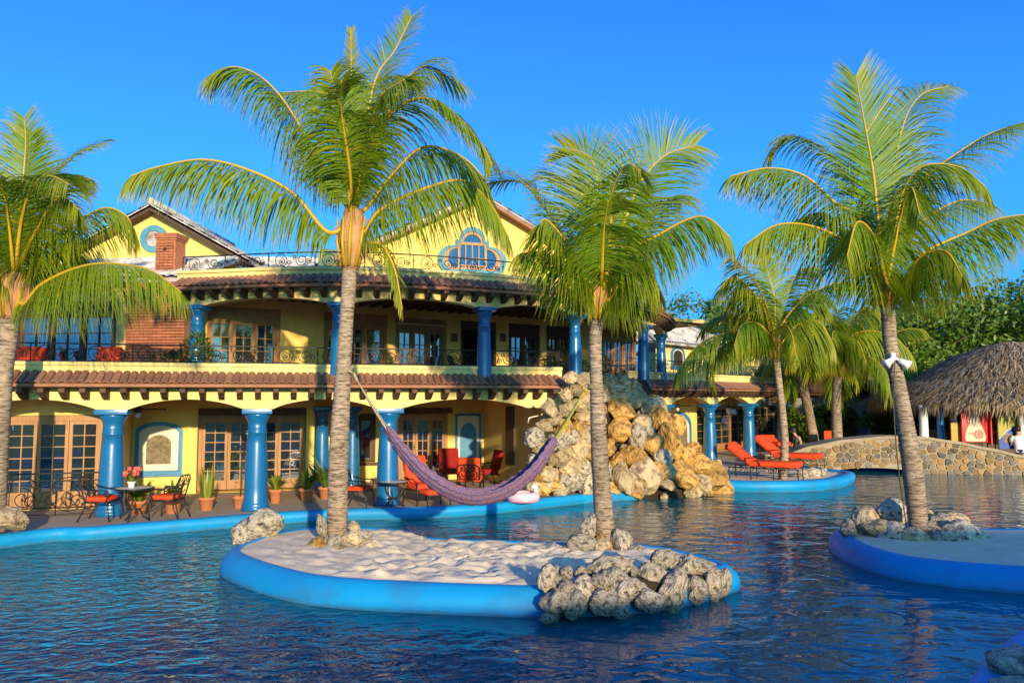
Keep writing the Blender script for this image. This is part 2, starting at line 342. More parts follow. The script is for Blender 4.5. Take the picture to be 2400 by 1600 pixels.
tag(b.build('pool_wall', M['ibl']), kind='structure')
b = MB(); b.add([(-60, -20, -1.3), (60, -20, -1.3), (60, 60, -1.3), (-60, 60, -1.3)], [(0, 1, 2, 3)])
tag(b.build('pool_floor', M['floor']), kind='structure')
b = MB(); b.add([(-60, -20, 0), (60, -20, 0), (60, 60, 0), (-60, 60, 0)], [(0, 1, 2, 3)])
tag(b.build('water', M['water']), 'rippled dark blue pool water', kind='structure')

def offset_rings(loop, prof, closed):
    # sweep (outward offset, z) rings along a loop; outward = right of travel
    n = len(loop); rings = []
    nor = []
    for i in range(n):
        a = loop[i - 1] if (closed or i > 0) else loop[i]; c = loop[(i + 1) % n] if (closed or i < n - 1) else loop[i]
        T = (c - a).normalized(); nor.append(V((T.y, -T.x, 0)))
    for off, z in prof: rings.append([V((p.x + q.x * off, p.y + q.y * off, z)) for p, q in zip(loop, nor)])
    return rings
def sweep(name, loop, prof, m, closed):
    rg = offset_rings(loop, prof, closed); n = len(loop); b = MB(); vs = [p for r_ in rg for p in r_]; fs = []
    for k in range(len(rg) - 1):
        for i in range(n if closed else n - 1):
            j = (i + 1) % n; fs.append((k * n + i, k * n + j, (k + 1) * n + j, (k + 1) * n + i))
    b.add(vs, fs, 0, True); return b.build(name, m), rg
cop = [(0.0, -1.3), (.05, 0), (.10, .10), (.11, .18), (.08, .25), (.02, .285), (-.12, .29), (-.22, .27), (-.24, .2)]
left = cr(edge_l, 6); o, _ = sweep('pool_coping', left, cop, M['ibl'], False); tag(o, 'bright blue coping along the villa deck', kind='structure')
tl = cr(terr, 6); o, _ = sweep('pool_coping', tl, [(0, -1.3), (.05, 0), (.12, .12), (.14, .24), (.08, .34), (-.05, .38), (-.25, .37), (-.32, .3)], M['ibl'], False); tag(o, 'bright blue rim of the lounger terrace', kind='structure')
nl = cr(near, 5); o, _ = sweep('pool_coping', nl, [(0, -1.3), (.05, 0), (.1, .2), (.08, .33), (0, .37), (-.18, .37), (-.3, .35), (-.33, .2)], M['ibl'], False); tag(o, 'blue coping of the near bank in the corner', kind='structure')

def island(loop, ztop, center, label, seed, relief):
    # loop counter-clockwise seen from above
    loop = cr(loop, 8, True)
    prof = [(0, -1.3), (0.0, -.05), (-.01, .08), (-.03, .18), (-.08, ztop - .12), (-.17, ztop - .03), (-.28, ztop + .012), (-.36, ztop), (-.40, ztop - .05)]
    o, rg = sweep('island_rim', loop, prof, M['ibl'], True); tag(o, 'bright blue rounded rim of the ' + label, kind='structure')
    ed = rg[-3]; n = len(ed); c = V(center); b = MB(); vs = []; fs = []; NR = 46
    for k in range(NR + 1):
        f = 1 - (k / (NR + .6))
        for p in ed:
            q = c + (V((p.x, p.y, 0)) - c) * f
            edge = min(1, (k / NR) * 7)
            h = mn.fractal(V((q.x * 3.0 + seed, q.y * 3.0, 0)), 0.8, 2.1, 4) * .036 + mn.noise(V((q.x * 5.5, q.y * 5.5 + seed, 3))) * .022 + abs(mn.noise(V((q.x * 3.1 + 9, q.y * 3.1, 1)))) * .04
            vs.append((q.x, q.y, ztop - .015 + relief * h * edge + .015 * edge))
    for k in range(NR):
        for i in range(n): j = (i + 1) % n; fs.append((k * n + i, k * n + j, (k + 1) * n + j, (k + 1) * n + i))
    vs.append((c.x, c.y, ztop + .03)); fs += [(NR * n + i, NR * n + (i + 1) % n, len(vs) - 1) for i in range(n)]
    b.add(vs, fs, 0, True); tag(b.build('island_sand', M['sand']), 'trodden pale sand on the ' + label, kind='structure')
ISZ = .38
front = [onz(u, v, 0) for u, v in ((514, 1338), (560, 1371), (671, 1407), (782, 1424), (906, 1433), (1100, 1442), (1255, 1446), (1473, 1440), (1625, 1418), (1708, 1394))]
rear = [onz(u, v, ISZ) for u, v in ((1703, 1330), (1625, 1288), (1515, 1271), (1335, 1266), (1183, 1260), (1030, 1255), (961, 1238), (837, 1230), (685, 1236), (583, 1258))]
rear[0] = V((3.86, 13.3, 0))
island(front + rear, ISZ, (-.8, 13.9, 0), 'island carrying the hammock palms', 3, 1.7)
RISL = [V(p) for p in ((7.0, 17.1, 0), (6.55, 15.8, 0), (6.5, 14.6, 0), (6.95, 13.55, 0), (8.5, 12.75, 0), (11, 12.3, 0), (14, 12.6, 0), (15.5, 14.5, 0), (14.5, 16.8, 0), (12, 17.2, 0), (10.3, 17.0, 0), (8.4, 17.8, 0))]
island(RISL, ISZ, (10.5, 15, 0), 'right hand island', 11, .7)
# sand on the lounger terrace
b = MB(); tp = [V((p.x, p.y, 0)) for p in cr(terr, 5)]; inn = [V((6.0, 28.5, 0)), V((9.5, 33.0, 0)), V((11.4, 34.0, 0))]
ctr = V((9.6, 29.5, 0)); ring = [ctr + (p - ctr) * .93 for p in tp] + inn[::-1]
b.add([V((p.x, p.y, .30)) for p in ring], [list(range(len(ring)))]); tag(b.build('terrace_sand', M['sand']), 'sandy lounger terrace', kind='structure')
# ------------------------------------------------------------------ the villa
villa = thing('villa', 'two storey yellow villa with blue columns, brown tile eaves and iron balconies', 'villa', tuple(C1))
def vp(name, b, mats, label=None):
    o = b.build(name, mats, villa, world=True)
    if label: o['label'] = label
    return o
def beam(name, path, cols, zc, zr, zt, th, m, cap=None):
    # arcade wall: flat segmental arches between the columns, plain parapet on top
    b = MB(); N = max(8, int(path.L / .12)); vs = []
    for i in range(N + 1):
        s = path.L * i / N; z = zc
        for a, c in zip(cols, cols[1:]):
            if a <= s <= c:
                h = (c - a) / 2; x = (s - (a + h)) / max(.1, h - .42)
                if abs(x) < 1: z = zc + .02 + (zr - zc) * (math.sqrt(max(0, 1.6 * 1.6 - x * x)) - math.sqrt(1.56)) / (1.6 - math.sqrt(1.56))
        p0 = path.w(s, -th / 2); p1 = path.w(s, th / 2)
        for q, zz in ((p0, z), (p1, z), (p1, zt), (p0, zt)): vs.append((q.x, q.y, zz))
    fs = []
    for i in range(N):
        for k in range(4): fs.append((i * 4 + k, (i + 1) * 4 + k, (i + 1) * 4 + (k + 1) % 4, i * 4 + (k + 1) % 4))
    fs += [(0, 1, 2, 3), (N * 4 + 3, N * 4 + 2, N * 4 + 1, N * 4)]
    b.add(vs, fs); vp(name, b, m)
    b = MB(); vs = []; pr = [(-th / 2 - .05, zt - .07), (-th / 2 - .05, zt + .012), (th / 2 + .05, zt + .012), (th / 2 + .05, zt - .07)]
    for i in range(N + 1):
        for t, z in pr: vs.append(path.w(path.L * i / N, t, z))
    fs = [(i * 4 + k, (i + 1) * 4 + k, (i + 1) * 4 + (k + 1) % 4, i * 4 + (k + 1) % 4) for i in range(N) for k in range(4)] + [(0, 1, 2, 3), (N * 4 + 3, N * 4 + 2, N * 4 + 1, N * 4)]
    b.add(vs, fs); vp('coping', b, m)
# one roman tile: half pipe, 12 cells
def tile_mesh(pitch, ln):
    b = MB(); n = 7; vs = []
    for y, rr in ((0, pitch * .50), (ln, pitch * .44)):
        for j in range(n + 1):
            a = math.pi * j / n; vs.append((math.cos(a) * rr, y, math.sin(a) * rr * .62))
        for j in range(n + 1):
            a = math.pi * (n - j) / n; vs.append((math.cos(a) * (rr - .022), y, math.sin(a) * (rr - .022) * .58))
    k = 2 * n + 2
    fs = [(i, i + 1, k + i + 1, k + i) for i in range(k - 1)] + [tuple(range(k)), tuple(range(k, 2 * k))[::-1]]
    b.add(vs, fs, 0, False); return b.mesh('roof_tile', M['tile'])
def eave(path, s0, s1, t0, z0, t1, z1, pitch=.187, cstep=.45, cz=(0, 0), th=.3, ctop=.13):
    # t0,z0 outer lip; t1,z1 top against the wall
    ln = math.hypot(t1 - t0, z1 - z0); me = tile_mesh(pitch, ln); k = int((s1 - s0) / pitch)
    for i in range(k):
        s = s0 + (i + .5) * pitch; p, T, N = path.at(s)
        Y = (N * (t1 - t0) + V((0, 0, z1 - z0))).normalized(); X = T; Z = X.cross(Y)
        m = Matrix((X, Y, Z)).transposed().to_4x4()
        q = path.w(s, t0 + rnd.uniform(-.012, .012), z0 + rnd.uniform(-.006, .006))
        m.translation = q - wpos(villa); obj('roof_tile', me, villa, mat=m @ Matrix.Rotation(rnd.uniform(-.02, .02), 4, 'Z'))
    b = MB(); vs = []; N_ = max(6, int((s1 - s0) / .25))
    pr = [(t0 + .03, z0 - .015), (t1, z1 - .02), (t1, z1 - .10), (t0 + .05, z0 - .09), (t0 + .03, z0 - .075)]
    for i in range(N_ + 1):
        for t, z in pr: vs.append(path.w(s0 + (s1 - s0) * i / N_, t, z))
    kk = len(pr); fs = [(i * kk + j, (i + 1) * kk + j, (i + 1) * kk + (j + 1) % kk, i * kk + (j + 1) % kk) for i in range(N_) for j in range(kk)] + [tuple(range(kk)), tuple(N_ * kk + j for j in range(kk))[::-1]]
    b.add(vs, fs); vp('eave_board', b, M['eave'])
    # carved corbels
    L_ = abs(t1 - t0) - .08
    poly = [(0, 0), (0, ctop), (L_, ctop), (L_, ctop * .55), (L_ * .86, ctop * .35), (L_ * .8, ctop * .45), (L_ * .62, ctop * .1), (L_ * .35, -.03), (0, -.07)]
    b = MB(); b.prism(poly, (-.068, 0, 0), (0, -1, 0), (0, 0, 1), (1, 0, 0), .136); cm = b.mesh('corbel', M['corbel'])
    for i in range(int((s1 - s0) / cstep)):
        s = s0 + (i + .6) * cstep; p, T, N = path.at(s)
        m = Matrix((T, N, V((0, 0, 1)))).transposed().to_4x4(); m.translation = path.w(s, t1, cz[0]) - wpos(villa)
        obj('corbel', cm, villa, mat=m)
def col_mesh(h, k=1.0, n=28):
    b = MB()
    pr = [(.40, 0), (.40, .10), (.385, .11), (.39, .15), (.375, .19), (.35, .21), (.36, .24), (.345, .27), (.335, .30), (.332, .6), (.325, 1.0), (.305, 1.4), (.285, 1.75), (.268, 2.0),
          (.285, 2.01), (.29, 2.035), (.268, 2.06), (.268, 2.08), (.282, 2.095), (.266, 2.11), (.262, 2.25), (.275, 2.30), (.31, 2.38), (.36, 2.46), (.375, 2.50)]
    f = h / 2.64
    b.lathe([(r * k, z * f) for r, z in pr], n); me = b.mesh('column', M['blue'])
    b = MB(); b.rbox((0, 0, 2.575 * f), (.84 * k, .84 * k, .135 * f), .012); return me, b.mesh('abacus', M['blue'])
def column(p, h, me2, rz=0):
    o = obj('column', me2[0], villa, loc=V(p) - wpos(villa)); a = obj('abacus', me2[1], o); a.rotation_euler = (0, 0, rz)
# ---- ground floor porch
sE, _ = hitL(1333, 900, -.75); sW = -7.0
lowp = Path([Lp(sW, 0), Lp(sE, 0)], 0)
spc = (C3 - C1).length / 2
lc = [-sW + spc * k for k in (-1, 0, 1, 2)] + [-sW + spc * 2 + 4.35]
lc = [lc[0] - spc] + lc
beam('arcade_wall', lowp, lc, 2.89, 3.12, 4.06, .36, M['cream'])
eave(lowp, .3, lowp.L, -.78, 3.53, -.19, 3.82, cz=(3.19, 0), ctop=.22)
cm = col_mesh(2.64, .9); ang = math.atan2(LE.y, LE.x)
for k in (-1, 0, 1, 2): column(Lp(spc * k, 0, DECK), 2.64, cm, ang)
# ---- right hand wing porch
rp = Path([Rp(-6.95, 0), Rp(9.9, 0)], 0); rc = [6.95 + 4.1 * k for k in (-2, -1, 0, 1, 2)] + [6.95 + 4.1 * 2 + 1.6]
rc[0] = .2
beam('arcade_wall', rp, rc, 2.89, 3.2, 4.2, .36, M['cream'])
eave(rp, .55, rp.L + .8, -.78, 3.55, -.19, 3.87, cz=(3.24, 0), ctop=.2)
ar = math.atan2(RE.y, RE.x)
for k in (-1, 0, 1, 2): column(Rp(4.1 * k, 0, DECK), 2.64, cm, ar)
# ---- upper gallery: a bowed arcade
U = [(P(u, v, d).x, d) for u, v, d in ((464, 717, 21.5), (795, 708, 20.8), (1135, 722, 22.0), (1347, 738, 24.0), (1507, 763, 27.4), (1549, 788, 31.6))]
up = Path([(U[0][0] - .55, U[0][1] + .12)] + U + [(U[-1][0] + .25, U[-1][1] + .8)], 14)
uc = [up.near(q) for q in U]
beam('arcade_wall', up, uc, 5.75, 5.89, 6.72, .34, M['cream'])
eave(up, .12, up.L - .1, -.62, 6.22, -.18, 6.50, cz=(5.95, 0), ctop=.18)
cmu = col_mesh(2.3, .64)
for q, s in zip(U, uc):
    T = up.at(s)[1]; column(V((q[0], q[1], 3.46)), 2.3, cmu, math.atan2(T.y, T.x))
# ---- floor slab between the storeys, ceilings, roof slab
def slab(name, pts, z0, z1, m):
    b = MB(); n = len(pts); b.prism([(p[0], p[1]) for p in pts], (0, 0, z0), (1, 0, 0), (0, 1, 0), (0, 0, 1), z1 - z0); return vp(name, b, m)
W0 = P(440, 720, 22.1); W0.z = 0; WE = V((1, .66, 0)).normalized(); WN = V((-WE.y, WE.x, 0))
def Wp(s, t=0, z=0): q = W0 + WE * s + WN * t; return V((q.x, q.y, z))
def hitW(u, v, t=0):
    r = ray(u, v); o = V((0, 0, CZ)); k = (t - (o - W0).dot(WN)) / r.dot(WN); q = o + r * k
    return (q - W0).dot(WE), q.z
slab('floor_slab', [Lp(sW, .17), Lp(sE - .05, .17), Lp(sE - .4, 2.5), Rp(-6.9, .17), Rp(9.8, .17), Rp(9.8, 8), V((2, 44, 0)), V((-14, 34, 0)), Lp(sW, 10)], 3.22, 3.46, M['stucco'])
inner = [up.w(up.L * i / 24, .1) for i in range(25)]
slab('gallery_ceiling', inner + [V((8.5, 34.5, 0)), Wp(16, .6), Wp(0, .4)], 6.34, 6.44, M['ceil'])
slab('roof_terrace', [up.w(up.L * i / 24, .16) for i in range(25)] + [V((9.5, 34.6, 0)), V((4, 40, 0)), V((-10, 32, 0)), V((-10.5, 25, 0))], 6.46, 6.6, M['stucco'])
b = MB()
for k in range(int(up.L / .46)):
    s = .3 + k * .46
    if s > up.L - .2: break
    p = up.w(s, .19); T = up.at(s)[1]; D = (WN * .8 + up.at(s)[2] * .2).normalized()
    ln = (Wp(0) - p).dot(WN) / D.dot(WN)
    if ln < .5: continue
    X = V((-D.y, D.x, 0)); rr = Matrix((X, D, V((0, 0, 1)))).transposed()
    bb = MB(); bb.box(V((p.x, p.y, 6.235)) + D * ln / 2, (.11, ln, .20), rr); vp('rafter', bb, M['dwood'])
# ---- walls with openings
def wall(a, c, z0, z1, th, ops, m, name='wall'):
    a, c = V((a[0], a[1], 0)), V((c[0], c[1], 0)); ex = (c - a).normalized(); ey = V((-ex.y, ex.x, 0)); Ln = (c - a).length
    b = MB(); rr = Matrix((ex, ey, V((0, 0, 1)))).transposed()
    def bx(x0, x1, q0, q1):
        if x1 - x0 > .005 and q1 - q0 > .005: b.box(a + ex * (x0 + x1) / 2 + ey * th / 2 + V((0, 0, (q0 + q1) / 2)), (x1 - x0, th, q1 - q0), rr)
    x = 0
    for x0, x1, q0, q1 in sorted(ops):
        bx(x, x0, z0, z1); bx(x0, x1, q1, z1); bx(x0, x1, z0, q0); x = x1
    bx(x, Ln, z0, z1); vp(name, b, m)
def door(o, ex, W, H, leaves, cols, rows, wood='wood', panel=.35, name='door', head=.16, label=None, wide=.085):
    # frame mesh + one glass pane object per light; local x along the wall, y into the wall
    ex = V((ex[0], ex[1], 0)).normalized(); b = MB(); d0, d1 = -.045, .055
    b.bx(0, .10, d0 - .03, d1, 0, H); b.bx(W - .10, W, d0 - .03, d1, 0, H); b.bx(.10, W - .10, d0 - .03, d1, H - head, H)
    lw = (W - .2) / leaves; panes = []
    for i in range(leaves):
        x0 = .1 + i * lw + .006; x1 = .1 + (i + 1) * lw - .006; zt = H - head - .006
        b.bx(x0, x0 + wide, d0, d1, .02, zt); b.bx(x1 - wide, x1, d0, d1, .02, zt)
        b.bx(x0 + wide, x1 - wide, d0 + .004, d1 - .004, zt - wide, zt); b.bx(x0 + wide, x1 - wide, d0 + .004, d1 - .004, .02, panel)
        pw = (x1 - x0 - 2 * wide) / cols; ph = (zt - wide - panel) / rows
        for c in range(1, cols): b.bx(x0 + wide + c * pw - .014, x0 + wide + c * pw + .014, d0 + .012, d1 - .02, panel, zt - wide)
        for r_ in range(1, rows): b.bx(x0 + wide, x1 - wide, d0 + .018, d1 - .025, panel + r_ * ph - .013, panel + r_ * ph + .013)
        for c in range(cols):
            for r_ in range(rows): panes.append((x0 + wide + (c + .5) * pw, panel + (r_ + .5) * ph))
    dr = b.build(name, M[wood], villa); dr.location = V(o) - wpos(villa); dr.rotation_euler = (0, 0, math.atan2(ex.y, ex.x))
    if label: dr['label'] = label
    g = MB(); g.box((0, 0, 0), (pw, .012, ph)); gm = g.mesh('pane', M['glass'])
    for x, z in panes:
        p = obj('pane', gm, dr, loc=(x, .012, z)); p.rotation_euler = (rnd.uniform(-.006, .006), 0, rnd.uniform(-.012, .012))
    if rows > 1:
        h = MB(); x = .1 + (leaves // 2) * lw
        h.tube([(x - .05, d0 - .06, 1.05), (x - .05, d0 - .06, 1.25)], .012, 5); h.box((x - .05, d0 - .03, 1.15), (.03, .06, .03)); h.build('handle', M['iron'], dr)
    return dr
def opening_door(hit, pt, ex, u0, u1, t, z0, z1, leaves, cols, rows, setback=.14, **kw):
    s0 = hit(u0, 900, t)[0]; s1 = hit(u1, 900, t)[0]
    door(pt(s0, t + setback, z0), ex, s1 - s0, z1 - z0, leaves, cols, rows, **kw); return (s0, s1, z0 - .02, z1)
def L_at(u, t): return hitL(u, 1000, t)[0]
# ground floor rooms
tA, tB, tC = 1.5, 4.1, 5.9
sA = L_at(266, tA); sP = L_at(737, tB); sQ = L_at(1134, tC)
oA = opening_door(hitL, Lp, LE, -150, 246, tA, DECK + .03, 2.72, 5, 2, 6, panel=.42, label='sunlit french doors with pale wooden frames')
wall(Lp(sW, tA), Lp(sA, tA), DECK, 3.22, .2, [(oA[0] - sW, oA[1] - sW, oA[2], oA[3])], M['stucco'])
wall(Lp(sA, tA), Lp(sA, tB + .2), DECK, 3.22, .2, [], M['stucco'])
oB = opening_door(hitL, Lp, LE, 466, 720, tB, DECK + .03, 2.62, 4, 2, 6, setback=.45, wood='wood', panel=.3, label='recessed french doors behind the second column')
wall(Lp(sA + .003, tB), Lp(sP, tB), DECK, 3.22, .6, [(oB[0] - sA, oB[1] - sA, oB[2], 2.86)], M['stucco'])
s0, s1 = oB[0], oB[1]; b = MB(); rl = Matrix((LE, LN, V((0, 0, 1)))).transposed()
b.box(Lp((s0 + s1) / 2, tB + .2, 2.745), (s1 - s0 - .004, .34, .22), rl); vp('lintel', b, M['dwood'])
wall(Lp(sP, tB + .2), Lp(sP, tC), DECK, 3.22, .2, [], M['stucco'])
oC = opening_door(hitL, Lp, LE, 934, 1050, tC, DECK + .03, 2.60, 3, 2, 5, setback=.1, panel=.3, label='shaded french doors behind the red lounge chairs')
oW = opening_door(hitL, Lp, LE, 836, 882, tC, .95, 2.62, 1, 1, 1, setback=.08, wood='dwood', panel=.12, name='window')
wall(Lp(sP, tC), Lp(sQ + .3, tC), DECK, 3.22, .3, [(oW[0] - sP, oW[1] - sP, .93, 2.62), (oC[0] - sP, oC[1] - sP, oC[2], 2.62)], M['stucco'])
b = MB(); b.box(Lp((oC[0] + oC[1]) / 2, tC - .05, 2.72), (oC[1] - oC[0] + .3, .1, .2), rl); vp('lintel', b, M['dwood'])
b = MB(); b.box(Lp((oW[0] + oW[1]) / 2, tC - .06, .88), (oW[1] - oW[0] + .25, .16, .09), rl); vp('sill', b, M['dwood'])
sD = L_at(1300, .35); A_, B_ = Lp(sQ, tC), Lp(sD, .35); dx = (B_ - A_).normalized(); dn = V((dx.y, -dx.x, 0))
wall(A_, B_, DECK, 3.22, .3, [], M['stucco'])
b = MB(); r3 = Matrix((dx, -dn, V((0, 0, 1)))).transposed()
def hitD(u):
    r = ray(u, 1000); k = -(V((0, 0, CZ)) - A_).dot(dn) / r.dot(dn); return (V((0, 0, CZ)) + r * k - A_).dot(dx)
q0, q1 = hitD(1187), hitD(1206)
b.box(A_ + dx * (q0 + q1) / 2 + dn * .01 + V((0, 0, 1.9)), (q1 - q0, .05, 1.95), r3); vp('slit_window', b, M['dwood'])
wall(Lp(sE - .1, .6), Rp(-6.9, .2), DECK, 3.22, .3, [], M['stucco'])
wall(Lp(sE - .35, .18), Lp(sE - .35, 3.6), 3.46, 4.05, .25, [], M['cream'], 'parapet')
for u, t in ((755, tB + .1), (826, tB - .1)):
    s = L_at(u, t); cmi = cmi if 'cmi' in globals() else col_mesh(2.64, .72); column(Lp(s, t, DECK), 2.64, cmi, ang)
# framed wall niche with a carved grille between the doors
def arch(w_, h, rise, n=14):
    # rectangle with a low arched top, centred on x, from z = 0
    pts = [(-w_ / 2, 0), (w_ / 2, 0), (w_ / 2, h - rise)]
    for i in range(1, n):
        a = math.pi * i / n; pts.append((w_ / 2 * math.cos(a), h - rise + rise * math.sin(a)))
    return pts + [(-w_ / 2, h - rise)]
def niche(hit, pt, ex, ny, u0, u1, v0, v1, t, rise, inner_m, core, grille):
    s0, zb = hit(u0, v1, t); s1, _ = hit(u1, v1, t); zt = hit((u0 + u1) / 2, v0, t)[1]
    W, H = s1 - s0, zt - zb; o = pt((s0 + s1) / 2, t - .006, zb); f = W * .085
    b = MB(); a1 = arch(W, H, rise * H); a2 = [(x * (1 - 2 * f / W), f + z * (1 - 2 * f / H)) for x, z in a1]; a3 = [(x * (1 - 1.3 * f / W), f * .7 + z * (1 - 1.5 * f / H)) for x, z in a1]
    b.frame(a1, a2, o, ex, V((0, 0, 1)), -ny, .05); b.frame(a3, a2, o - ny * .051, ex, V((0, 0, 1)), -ny, .03)
    b.box(o + V((0, 0, -.03)) - ny * .05, (W * 1.06, .14, .07), Matrix((ex, ny, V((0, 0, 1)))).transposed())
    fr = vp('niche_frame', b, M['bframe'])
    b = MB(); b.prism(a2, o, ex, V((0, 0, 1)), -ny, .022); vp('niche_panel', b, inner_m)
    if grille:
        g1 = [(x * .52, H * .2 + z * .55) for x, z in arch(W, H, .36 * H)]; g2 = [(x * .42, H * .2 + z * .51) for x, z in arch(W, H, .36 * H)]
        b = MB(); b.frame(g1, g2, o - ny * .024, ex, V((0, 0, 1)), -ny, .05)
        b.prism(g2, o - ny * .024, ex, V((0, 0, 1)), -ny, .008, 0)
        for k in range(150):
            x, z = rnd.uniform(-.21, .21) * W, H * rnd.uniform(.21, .70)
            if (x / (.2 * W)) ** 2 + max(0, (z - H * .5) / (.21 * H)) ** 2 > 1: continue
            r_ = rnd.uniform(.012, .03); c = o + ex * x + V((0, 0, z)) - ny * (.035 + rnd.uniform(0, .03))
            pts = [c + ex * r_ * 1.6 * math.cos(a * .9) + V((0, 0, r_ * 1.6 * math.sin(a * .9))) for a in range(6)]
            b.tube(pts, .012, 4)
        vp('niche_grille', b, M['bronze'])
    elif core:
        b = MB(); b.prism([(x * .62, H * .04 + z * .78) for x, z in arch(W, H, .3 * H)], o - ny * .024, ex, V((0, 0, 1)), -ny, .03); vp('niche_recess', b, core)
niche(hitL, Lp, LE, LN, 314, 426, 988, 1112, tB, .18, M['tilew'], None, True)
niche(hitL, Lp, LE, LN, 1066, 1127, 968, 1092, tC, .02, M['tilew'], M['bframe'], False)
# right wing ground floor back wall, niche and doors
tR = 3.2
oR = opening_door(hitR, Rp, RE, 1632, 1850, tR, DECK + .03, 2.75, 6, 2, 5, setback=.2, wood='wood', label='shaded french doors of the far wing')
wall(Rp(-8, tR), Rp(12, tR), DECK, 3.22, .3, [(oR[0] + 8, oR[1] + 8, oR[2], 2.75)], M['stucco'])
niche(hitR, Rp, RE, RN, 1562, 1620, 965, 1075, tR, .3, M['tilew'], M['bronze'], False)
# ---- upper storey wall with its doors (one straight wall, receding to the right)
FL = 3.46
ops = []
def updoor(u0, u1, zt, leaves, rows, wood='wood', **kw):
    o = opening_door(hitW, Wp, WE, u0, u1, 0, FL + .02, zt, leaves, 2, rows, wood=wood, panel=.32, **kw); ops.append((o[0], o[1], FL, zt + .26))
    b = MB(); rw = Matrix((WE, WN, V((0, 0, 1)))).transposed(); b.box(Wp((o[0] + o[1]) / 2, .09, zt + .13), (o[1] - o[0] - .004, .14, .255), rw); vp('lintel', b, M['dwood'] if wood != 'wood' else M['wood'])
updoor(482, 655, 5.62, 3, 4, label='upper french doors at the left end of the gallery')
updoor(757, 906, 5.66, 3, 4, wood='wood')
updoor(926, 1046, 5.62, 3, 4, wood='wood', label='pale framed upper french doors beside the plaques')
s0 = hitW(1079, 800)[0]; s1 = hitW(1163, 800)[0]; ops.append((s0, s1, FL, 5.9))
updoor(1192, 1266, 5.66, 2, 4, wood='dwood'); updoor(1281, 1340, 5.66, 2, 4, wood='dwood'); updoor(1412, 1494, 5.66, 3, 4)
wall(Wp(-.15), Wp(15.2), FL, 6.36, .26, [(a + .15, c + .15, z0, z1) for a, c, z0, z1 in ops], M['stucco'])
b = MB(); rw = Matrix((WE, WN, V((0, 0, 1)))).transposed(); b.box(Wp((s0 + s1) / 2, .08, 5.75), (s1 - s0 - .004, .16, .3), rw)
b.box(Wp(s0 + .05, .08, 4.53), (.1, .16, 2.13), rw); b.box(Wp(s1 - .05, .08, 4.53), (.1, .16, 2.13), rw); vp('door_frame', b, M['dwood'])
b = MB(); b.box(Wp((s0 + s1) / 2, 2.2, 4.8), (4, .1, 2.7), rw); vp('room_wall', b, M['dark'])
for u0, u1 in ((1056, 1071), (1172, 1184)):
    a = hitW(u0, 780)[0]; c = hitW(u1, 780)[0]; z = hitW((u0 + u1) / 2, 791)[1]; b = MB()
    b.box(Wp((a + c) / 2, -.03, z), (c - a, .05, .30), rw, 0)
    for k in range(9): b.box(Wp((a + c) / 2 + (k % 3 - 1) * (c - a) * .28, -.06, z + (k // 3 - 1) * .09), ((c - a) * .2, .03, .06), rw @ Matrix.Rotation(rnd.uniform(-.7, .7), 3, 'Y'), 1)
    vp('wall_plaque', b, [M['wood'], M['dwood']])
# roll-up awning pole above the pale doors
a = hitW(928, 755)[0]; c = hitW(1042, 757)[0]; b = MB(); b.tube([Wp(a, -.12, 5.66), Wp(c, -.12, 5.66)], .03, 8); vp('awning_roller', b, M['tilew'])
# ---- left end: brick chimney breast, big window, lean-to roof
X0, X1 = P(-160, 720, 22.9), P(447, 720, 22.05)
BEx = V((X1.x - X0.x, X1.y - X0.y, 0)).normalized(); BN = V((-BEx.y, BEx.x, 0))
def Bp(s, t=0, z=0): q = V((X0.x, X0.y, 0)) + BEx * s + BN * t; return V((q.x, q.y, z))
def hitB(u, v, t=0):
    r = ray(u, v); o = V((0, 0, CZ)); q0 = V((X0.x, X0.y, 0)); k = (t - (o - q0).dot(BN)) / r.dot(BN); q = o + r * k
    return (q - q0).dot(BEx), q.z
w0, w1 = hitB(36, 750)[0], hitB(273, 750)[0]
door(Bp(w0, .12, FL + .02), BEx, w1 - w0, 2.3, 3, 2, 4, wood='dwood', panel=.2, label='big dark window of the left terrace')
wall(Bp(0), Bp(hitB(447, 750)[0]), FL, 6.5, .3, [(w0, w1, FL, 6.0)], M['stucco'])
b = MB(); rb = Matrix((BEx, BN, V((0, 0, 1)))).transposed(); b.box(Bp((w0 + w1) / 2, .1, 5.89), (w1 - w0 - .004, .2, .215), rb); vp('lintel', b, M['dwood'])
brick_me = MB(); brick_me.rbox((0, 0, 0), (.262, .11, .072), .012); brick_mesh = brick_me.mesh('brick', M['brick'])
half_me = MB(); half_me.rbox((0, 0, 0), (.128, .11, .072), .012); half_mesh = half_me.mesh('brick', M['brick'])
def bricks(s0, s1, t, z0, z1, n_max):
    k = 0; z = z0; row = 0; rm = rb.to_4x4()
    while z + .072 < z1 + .01:
        s = s0; off = row % 2
        while s < s1 - .06:
            half = (s == s0 and off) or s1 - s < .24
            me_, wd = (half_mesh, .14) if half else (brick_mesh, .274)
            m = rm.copy(); m.translation = Bp(s + wd / 2, t + rnd.uniform(-.006, .006), z + .036) - wpos(villa)
            obj('brick', me_, villa, mat=m); k += 1; s += wd
        z += .084; row += 1
    return k
c0, c1 = hitB(296, 750, -.35)[0], hitB(434, 750, -.35)[0]
b = MB(); b.box(Bp((c0 + c1) / 2, -.12, 5.05), (c1 - c0 + .002, .4, 3.16), rb); vp('chimney_breast', b, M['mortar'])
nb = bricks(c0, c1, -.33, 4.06, 6.60, 300)
k0, k1 = hitB(368, 600, .5)[0], hitB(413, 600, .5)[0]; kz = hitB(390, 556, .5)[1]
b = MB(); b.box(Bp((k0 + k1) / 2, .75, (kz + 6.4) / 2), (k1 - k0 - .03, k1 - k0 - .03, kz - 6.45), rb); vp('chimney', b, M['brick'])
b = MB()
for row in range(int((kz - 6.5) / .084)):      # stack bricks: courses joined front and right side
    pass
